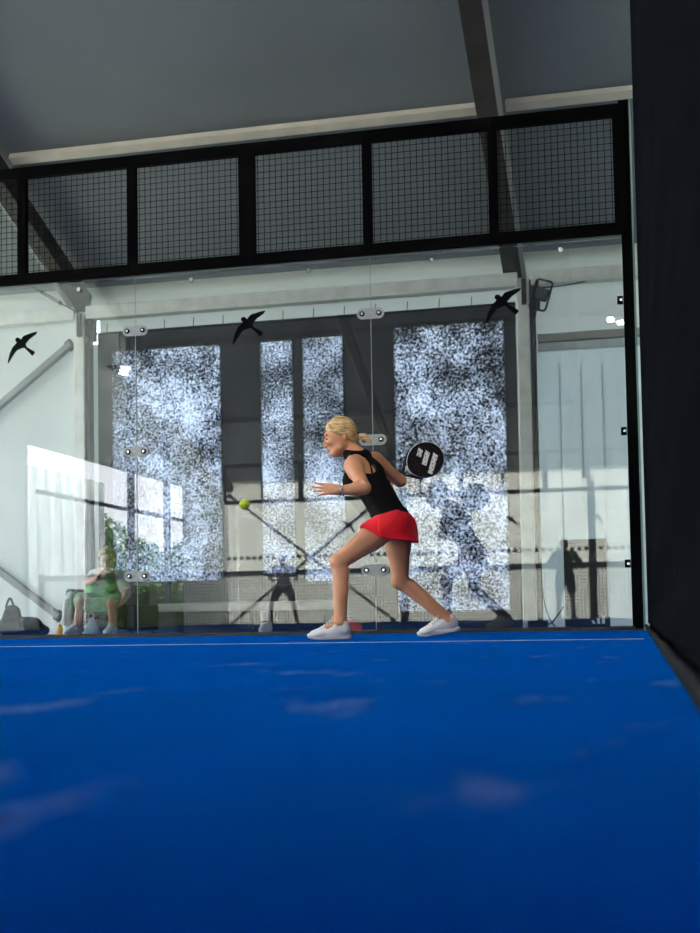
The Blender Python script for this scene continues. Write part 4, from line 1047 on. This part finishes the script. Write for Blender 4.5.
# ---- racket
def racket(c, hnd, nrm_):
    u = unit(c-hnd); n = unit(nrm_-u*(nrm_@u)); v = np.cross(n, u); v = v if v[2] < 0 else -v
    t = thing('padel_racket', 'black faced padel racket with a white rim held behind the player', 'racket', hnd)
    N_ = 56; a_, b_ = .126, .119
    def outl(k, f=1.0):
        q = 2*math.pi*k/N_; x, y = math.cos(q), math.sin(q)
        return a_*f*x*(1.0 if x > 0 else 1.04), b_*f*y*(1-.10*max(0, -x)**2)
    # rim band
    rm = MB(); vs = []; prof = [(.995, -.016), (1.012, -.010), (1.018, 0), (1.012, .010), (.995, .0165), (.95, .0175), (.93, 0), (.95, -.0175)]
    for k in range(N_):
        for f, z in prof: x, y = outl(k, f); vs.append(c+u*x+v*y+n*z)
    m_ = len(prof); fs = [(k*m_+j, ((k+1)%N_)*m_+j, ((k+1)%N_)*m_+(j+1)%m_, k*m_+(j+1)%m_) for k in range(N_) for j in range(m_)]
    rim = obj('rim', rm.add(vs, fs), m_rim, t, smooth=True)
    fm = MB(); fm.prism([outl(k, .982) for k in range(N_)], c-n*.0185, u, v, n, .037)
    face = obj('hitting_face', fm, m_racket, t)
    # holes as dark round recess rings
    hm = MB()
    for i in range(-4, 5):
        for j in range(-4, 5):
            x, y = i*.0265+(.013 if j % 2 else 0), j*.0235
            if (x/.110)**2+(y/.102)**2 < .86: hm.prism([(x+.0038*math.cos(q), y+.0038*math.sin(q)) for q in [2*math.pi*k/10 for k in range(10)]], c+n*.0186, u, v, n, .0014)
    obj('drilled_holes', hm, m_cable, face)
    lm = MB(); bd = unit(V(-.73, .684, 0)); pd = V(.31, .95, 0)
    for k, (cx_, cy_, L_) in enumerate(((-.007, -.063, .056), (.0095, -.010, .098), (.031, .046, .142))):
        o_ = V(cx_, cy_, 0); w_ = .0175; e = V(-bd[1], bd[0], 0)
        q = [o_+bd*L_/2+e*w_*.9, o_-bd*L_/2+e*w_, o_-bd*(L_/2-.012)-e*w_, o_+bd*(L_/2+.004)-e*w_]
        lm.prism([(p[0], p[1]) for p in q], c+n*.0185, u, v, n, .0008)
    lg = obj('stripe_mark', lm, m_logo, face); lg['label'] = 'three white slanted stripes of growing length'
    # throat and grip
    th = MB()
    base = c-u*.180
    for sg in (-1, 1): th.tube(spline([base, base+u*.022+v*sg*.022, c-u*.115+v*sg*.066, c-u*.075+v*sg*.098], 5), .0105, 8)
    obj('throat', th, m_grip, t, smooth=True)
    obj('throat_bridge', MB().tube([base+u*.040-v*.036, c-u*.132, base+u*.040+v*.036], .007, 6), m_rim, t, smooth=True)
    obj('grip', MB().tube([hnd-u*.075, hnd-u*.070, base], [.017, .0155, .0145], 12), m_grip, t, smooth=True)
    obj('butt_cap', MB().tube([hnd-u*.088, hnd-u*.074], .019, 12), m_rim, t)
    obj('wrist_strap', MB().tube(spline([hnd-u*.085, hnd-u*.11-V(0, .0, .02), hnd-u*.09-V(0, .03, .03), hnd-u*.085], 6), .004, 6), m_grip, t, smooth=True)
racket(RKC, RKH, V(.36, -.90, .12))
# ---- ball
bp = at(244.5, 504.5, -1.95)
o = obj('tennis_ball', MB().ball(bp, .0335, 24, 16), m_ball, loc=bp, smooth=True); tag(o, 'yellow green ball flying in front of the player', 'ball')
sm_ = MB(); pts = []
for k in range(49):
    q = 2*math.pi*k/48; pts.append(bp+unit(V(math.cos(q)*1.0, math.sin(q)*1.0, .55*math.sin(2*q)))*.0333)
sm_.tube(pts, .0012, 5, False); obj('seam', sm_, m_pale, o, smooth=True)
# ---- seated spectator behind the glass, on a low black lounge chair
SYC = 2.3
def sp(px, py, dy=0): return np.array(at(px, py, SYC+dy))
K = {}
K['pelvis'] = sp(103, 604, .10); K['pelvis'][2] = .33
K['waist'] = K['pelvis']+V(.0, -.10, .16); K['chest'] = sp(105, 581, -.10); K['neck'] = sp(106, 572, -.16); K['head'] = sp(107.5, 560, -.24)
K['HF'] = unit(V(.25, -1, -.22)); K['HU'] = unit(V(0, -.22, 1)-K['HF']*(V(0, -.22, 1)@K['HF']))
K['sh_r'] = sp(95, 576, -.08); K['sh_l'] = sp(119, 577, -.08); K['el_r'] = sp(88.5, 582, -.24); K['wr_r'] = sp(98, 578, -.44)
K['el_l'] = sp(127, 592, -.16); K['wr_l'] = sp(123, 602, -.36)
K['hip_r'] = K['pelvis']+V(-.09, 0, -.02); K['hip_l'] = K['pelvis']+V(.09, 0, -.02)
K['kn_r'] = sp(81, 601, -.40); K['kn_l'] = sp(112, 603, -.42)
K['an_r'] = sp(77, 629, -.34); K['an_r'][2] = .075; K['an_l'] = sp(113, 629, -.36); K['an_l'][2] = .075
K['toe_r'] = K['an_r']+V(-.04, -.14, -.055); K['toe_l'] = K['an_l']+V(.0, -.14, -.055); K['back'] = V(0, 1, 0)
pts = np.array([v for k, v in K.items() if k not in ('HF', 'HU', 'back')])
F = body_field(K, pts.min(0)-.2, pts.max(0)+.22, .009, .98, False)
q_ = head(F, K, .98)
for sd, dd in (('r', V(.4, -.5, .5)), ('l', V(-.5, -.5, -.4))): hand(F, K['wr_'+sd], dd, V(0, -.5, .7), V(.3, 0, 1), .95)
seat = sobj('person', F, m_skin2, None, loc=(K['pelvis'][0], SYC, -.006)); tag(seat, 'seated spectator in a green dress behind the left glass pane', 'person')
head_bits(seat, K, q_, .98)
D = Field(pts.min(0)-.2, pts.max(0)+.2, .009); lat = V(1, 0, 0); o = .014
D.ecap(K['pelvis'], K['waist'], .115, .10, lat, .175, .145, .05); D.ecap(K['waist'], K['chest'], .10, .112, lat, .145, .16, .05); D.ecap(K['chest'], K['chest']+(K['neck']-K['chest'])*.5, .11, .085, lat, .16, .12, .04)
for sd in ('l', 'r'): D.cap(K['hip_'+sd], K['hip_'+sd]+(K['kn_'+sd]-K['hip_'+sd])*.92, .112, .092, .05)
D.ecap((K['hip_l']+K['hip_r'])/2+V(0, -.05, -.02), (K['kn_l']+K['kn_r'])/2+V(0, .03, -.03), .085, .075, lat, .16, .20, .05)
D.half((K['kn_l']+K['kn_r'])/2+V(0, -.015, 0), V(0, -1, -.25)); D.ell(K['neck']+V(0, -.05, .03), (.085, .085, .085), k=.01, op='sub')
sobj('dress', D, m_green, seat)
for sd in ('l', 'r'):
    G = Field(np.minimum(K['sh_'+sd], K['el_'+sd])-.15, np.maximum(K['sh_'+sd], K['el_'+sd])+.15, .009)
    G.cap(K['neck']+(K['sh_'+sd]-K['neck'])*.5, K['sh_'+sd], .06, .066, .03); G.cap(K['sh_'+sd], K['sh_'+sd]+(K['el_'+sd]-K['sh_'+sd])*.75, .066, .058, .03); sobj('sleeve', G, m_pale, seat)
Hf = Field(K['head']-.2, K['head']+.2, .008); hs = np.cross(K['HF'], K['HU']); A = (K['HF'], hs, K['HU'])
Hf.ell(q_(-.012, 0, .024), (.114, .098, .112), A, .01); Hf.ell(q_(-.05, 0, -.05), (.06, .075, .075), A, .03)
Hf.half(q_(.068, 0, .05), unit(K['HF']*.93-K['HU']*.4), .012); Hf.half(q_(.02, 0, -.02), unit(K['HF']*.85-K['HU']*.5), .012); sobj('hair', Hf, m_brown, seat)
for sd in ('r', 'l'): shoe(seat, K['an_'+sd]+V(0, .0, 0), K['toe_'+sd]-K['an_'+sd], -.004, m_pale, m_sole, .95, h=.009)
# lounge chair
cx0, cx1 = sp(65, 600, -.18)[0], sp(134, 600, -.18)[0]; y0, y1 = SYC-.18, SYC+.50
t = thing('lounge_chair', 'low black lounge chair the spectator in green sits on', 'chair', ((cx0+cx1)/2, SYC+.1, -.006))
obj('seat_block', MB().box((cx0+.095, y0-.05, .05), (cx1-.095, y1-.12, .165)), m_bag, t, bevel=.03)
obj('seat_back', MB().box((cx0+.095, y1-.115, .05), (cx1-.095, y1, .50)), m_bag, t, bevel=.03)
for a_ in (cx0, cx1-.09): obj('armrest', MB().box((a_, y0, .03), (a_+.09, y1, .47 if a_ == cx0 else .30)), m_bag, t, bevel=.025)
for a_ in (cx0+.06, cx1-.06):
    for b_ in (y0+.06, y1-.06): obj('foot', MB().tube([(a_, b_, -.006), (a_, b_, .04)], .02, 8), m_cable, t)
# jacket hanging over the armrest, carrier bag between the feet
jx = sp(71, 610, -.25)
jt = thing('jacket', 'pale jacket hanging down beside the left leg of the spectator', 'jacket', (jx[0], jx[1], -.006))
soft('jacket_cloth', [(V(sp(70, 0, -.2)[0], SYC-.25, .40), V(sp(67, 0, -.2)[0], SYC-.26, .22), .045, .05), (V(sp(67, 0, -.2)[0], SYC-.26, .22), V(sp(69, 0, -.2)[0], SYC-.27, .03), .05, .045)], m_pale, jt)
soft('jacket_sleeve', [(V(sp(68, 0, -.2)[0], SYC-.30, .34), V(sp(65, 0, -.2)[0], SYC-.31, .12), .032, .026)], m_pale, jt)
kx = sp(93, 628, -.3)[0]
t = thing('carrier_bag', 'pale blue carrier bag between the feet of the spectator', 'bag', (kx, SYC-.33, -.006))
soft('bag_body', [(V(kx-.02, SYC-.33, .05), V(kx+.02, SYC-.33, .05), .06, .06), (V(kx, SYC-.33, .08), V(kx, SYC-.33, .15), .05, .03)], M('pale_blue_bag', (.42, .58, .66, 1), .5, var=.15, scale=14), t)
obj('handle_loop', MB().tube(spline([V(kx-.03, SYC-.35, .15), V(kx-.02, SYC-.35, .22), V(kx+.02, SYC-.35, .22), V(kx+.03, SYC-.35, .15)]), .006, 6), m_pale, t, smooth=True)
# ---- opponents mirrored in the glass
def standing(name_label, base, face, pose, top_m, leg_m, hair_m, hgt=1.74, racket_hand=True):
    fx = unit(V(face[0], face[1], 0)); rt = np.cross(fx, V(0, 0, 1)); b = np.array(base, float); k = hgt/1.74
    P = lambda f, r, z: b+fx*f*k+rt*r*k+V(0, 0, z*k)
    Q = {'HF': fx, 'HU': V(0, 0, 1), 'back': -fx}
    for nm, q in pose.items(): Q[nm] = P(*q)
    pts = np.array([v for kk, v in Q.items() if kk not in ('HF', 'HU', 'back')])
    F = body_field(Q, pts.min(0)-.2, pts.max(0)+.25, .012, 1.0, False); q = head(F, Q)
    for sd in ('l', 'r'): hand(F, Q['wr_'+sd], Q['wr_'+sd]-Q['el_'+sd], V(0, 0, 1), fx, 1.0)
    o = sobj('person', F, m_skin2, None, loc=(b[0], b[1], 0)); tag(o, name_label, 'person'); head_bits(o, Q, q, 1, False)
    D = Field(pts.min(0)-.2, pts.max(0)+.2, .012); lc = unit(Q['sh_r']-Q['sh_l']); s = 1.0; g = .018
    D.ecap(Q['pelvis'], Q['waist'], .115+g, .09+g, lc, .165+g, .13+g, .05); D.ecap(Q['waist'], Q['chest'], .09+g, .105+g, lc, .13+g, .155+g, .05); D.ecap(Q['chest'], Q['chest']+(Q['neck']-Q['chest'])*.6, .10+g, .075+g, lc, .15+g, .12+g, .05)
    for sd in ('l', 'r'): D.cap(Q['neck']+(Q['sh_'+sd]-Q['neck'])*.6, Q['sh_'+sd], .06, .072, .04); D.cap(Q['sh_'+sd], Q['sh_'+sd]+(Q['el_'+sd]-Q['sh_'+sd])*.7, .072, .064, .03)
    D.half(Q['pelvis']+V(0, 0, -.02), V(0, 0, -1)); sobj('shirt', D, top_m, o)
    D = Field(pts.min(0)-.2, pts.max(0)+.2, .012); D.ecap(Q['pelvis']+V(0, 0, -.02), Q['pelvis']+V(0, 0, .06), .13, .12, lc, .185, .17, .03)
    for sd in ('l', 'r'): D.cap(Q['hip_'+sd], Q['hip_'+sd]+(Q['kn_'+sd]-Q['hip_'+sd])*.7, .112, .095, .03)
    sobj('shorts', D, leg_m, o)
    Hf = Field(Q['head']-.2, Q['head']+.2, .010); A = (fx, np.cross(fx, V(0, 0, 1)), V(0, 0, 1))
    Hf.ell(q(-.012, 0, .018), (.106, .086, .102), A, .01); Hf.half(q(.06, 0, .05), unit(fx*.93-V(0, 0, .4)), .01); Hf.half(q(.0, 0, -.03), unit(fx*.5-V(0, 0, .8)), .01); sobj('hair', Hf, hair_m, o)
    for sd in ('l', 'r'): shoe(o, Q['an_'+sd], Q['toe_'+sd]-Q['an_'+sd], .001, m_dark_cloth, m_sole, 1.0, h=.010)
    return Q
lunge = {'pelvis': (0, 0, .86), 'waist': (.06, 0, 1.03), 'chest': (.13, 0, 1.22), 'neck': (.19, 0, 1.36), 'head': (.24, 0, 1.52), 'sh_l': (.15, -.19, 1.30), 'sh_r': (.15, .19, 1.30),
         'el_l': (.20, -.30, 1.08), 'wr_l': (.40, -.20, 1.02), 'el_r': (.12, .34, 1.08), 'wr_r': (.32, .36, 1.02), 'hip_l': (0, -.10, .84), 'hip_r': (0, .10, .84),
         'kn_l': (.16, -.28, .47), 'an_l': (.02, -.32, .085), 'kn_r': (.10, .24, .46), 'an_r': (-.04, .30, .085), 'toe_l': (.18, -.36, .03), 'toe_r': (.12, .34, .03)}
stand = {'pelvis': (0, 0, .93), 'waist': (0, 0, 1.10), 'chest': (.01, 0, 1.29), 'neck': (.01, 0, 1.45), 'head': (.03, 0, 1.61), 'sh_l': (0, -.20, 1.39), 'sh_r': (0, .20, 1.39),
         'el_l': (.02, -.36, 1.16), 'wr_l': (.24, -.20, 1.10), 'el_r': (.02, .36, 1.16), 'wr_r': (.24, .18, 1.12), 'hip_l': (0, -.10, .91), 'hip_r': (0, .10, .91),
         'kn_l': (.02, -.13, .49), 'an_l': (0, -.15, .085), 'kn_r': (.02, .15, .49), 'an_r': (0, .17, .085), 'toe_l': (.15, -.18, .03), 'toe_r': (.15, .20, .03)}
standing('opponent in white shirt and dark shorts mirrored in the middle pane', (at(284, 600, 18.8)[0], -18.8, 0), (.1, 1), lunge, m_shirt, m_dark_cloth, m_brown)
standing('dark silhouette of a standing person mirrored in the right pane', (at(565, 580, 16.2)[0], -16.2, 0), (0, 1), stand, m_dark_cloth, m_dark_cloth, m_brown, 1.66)
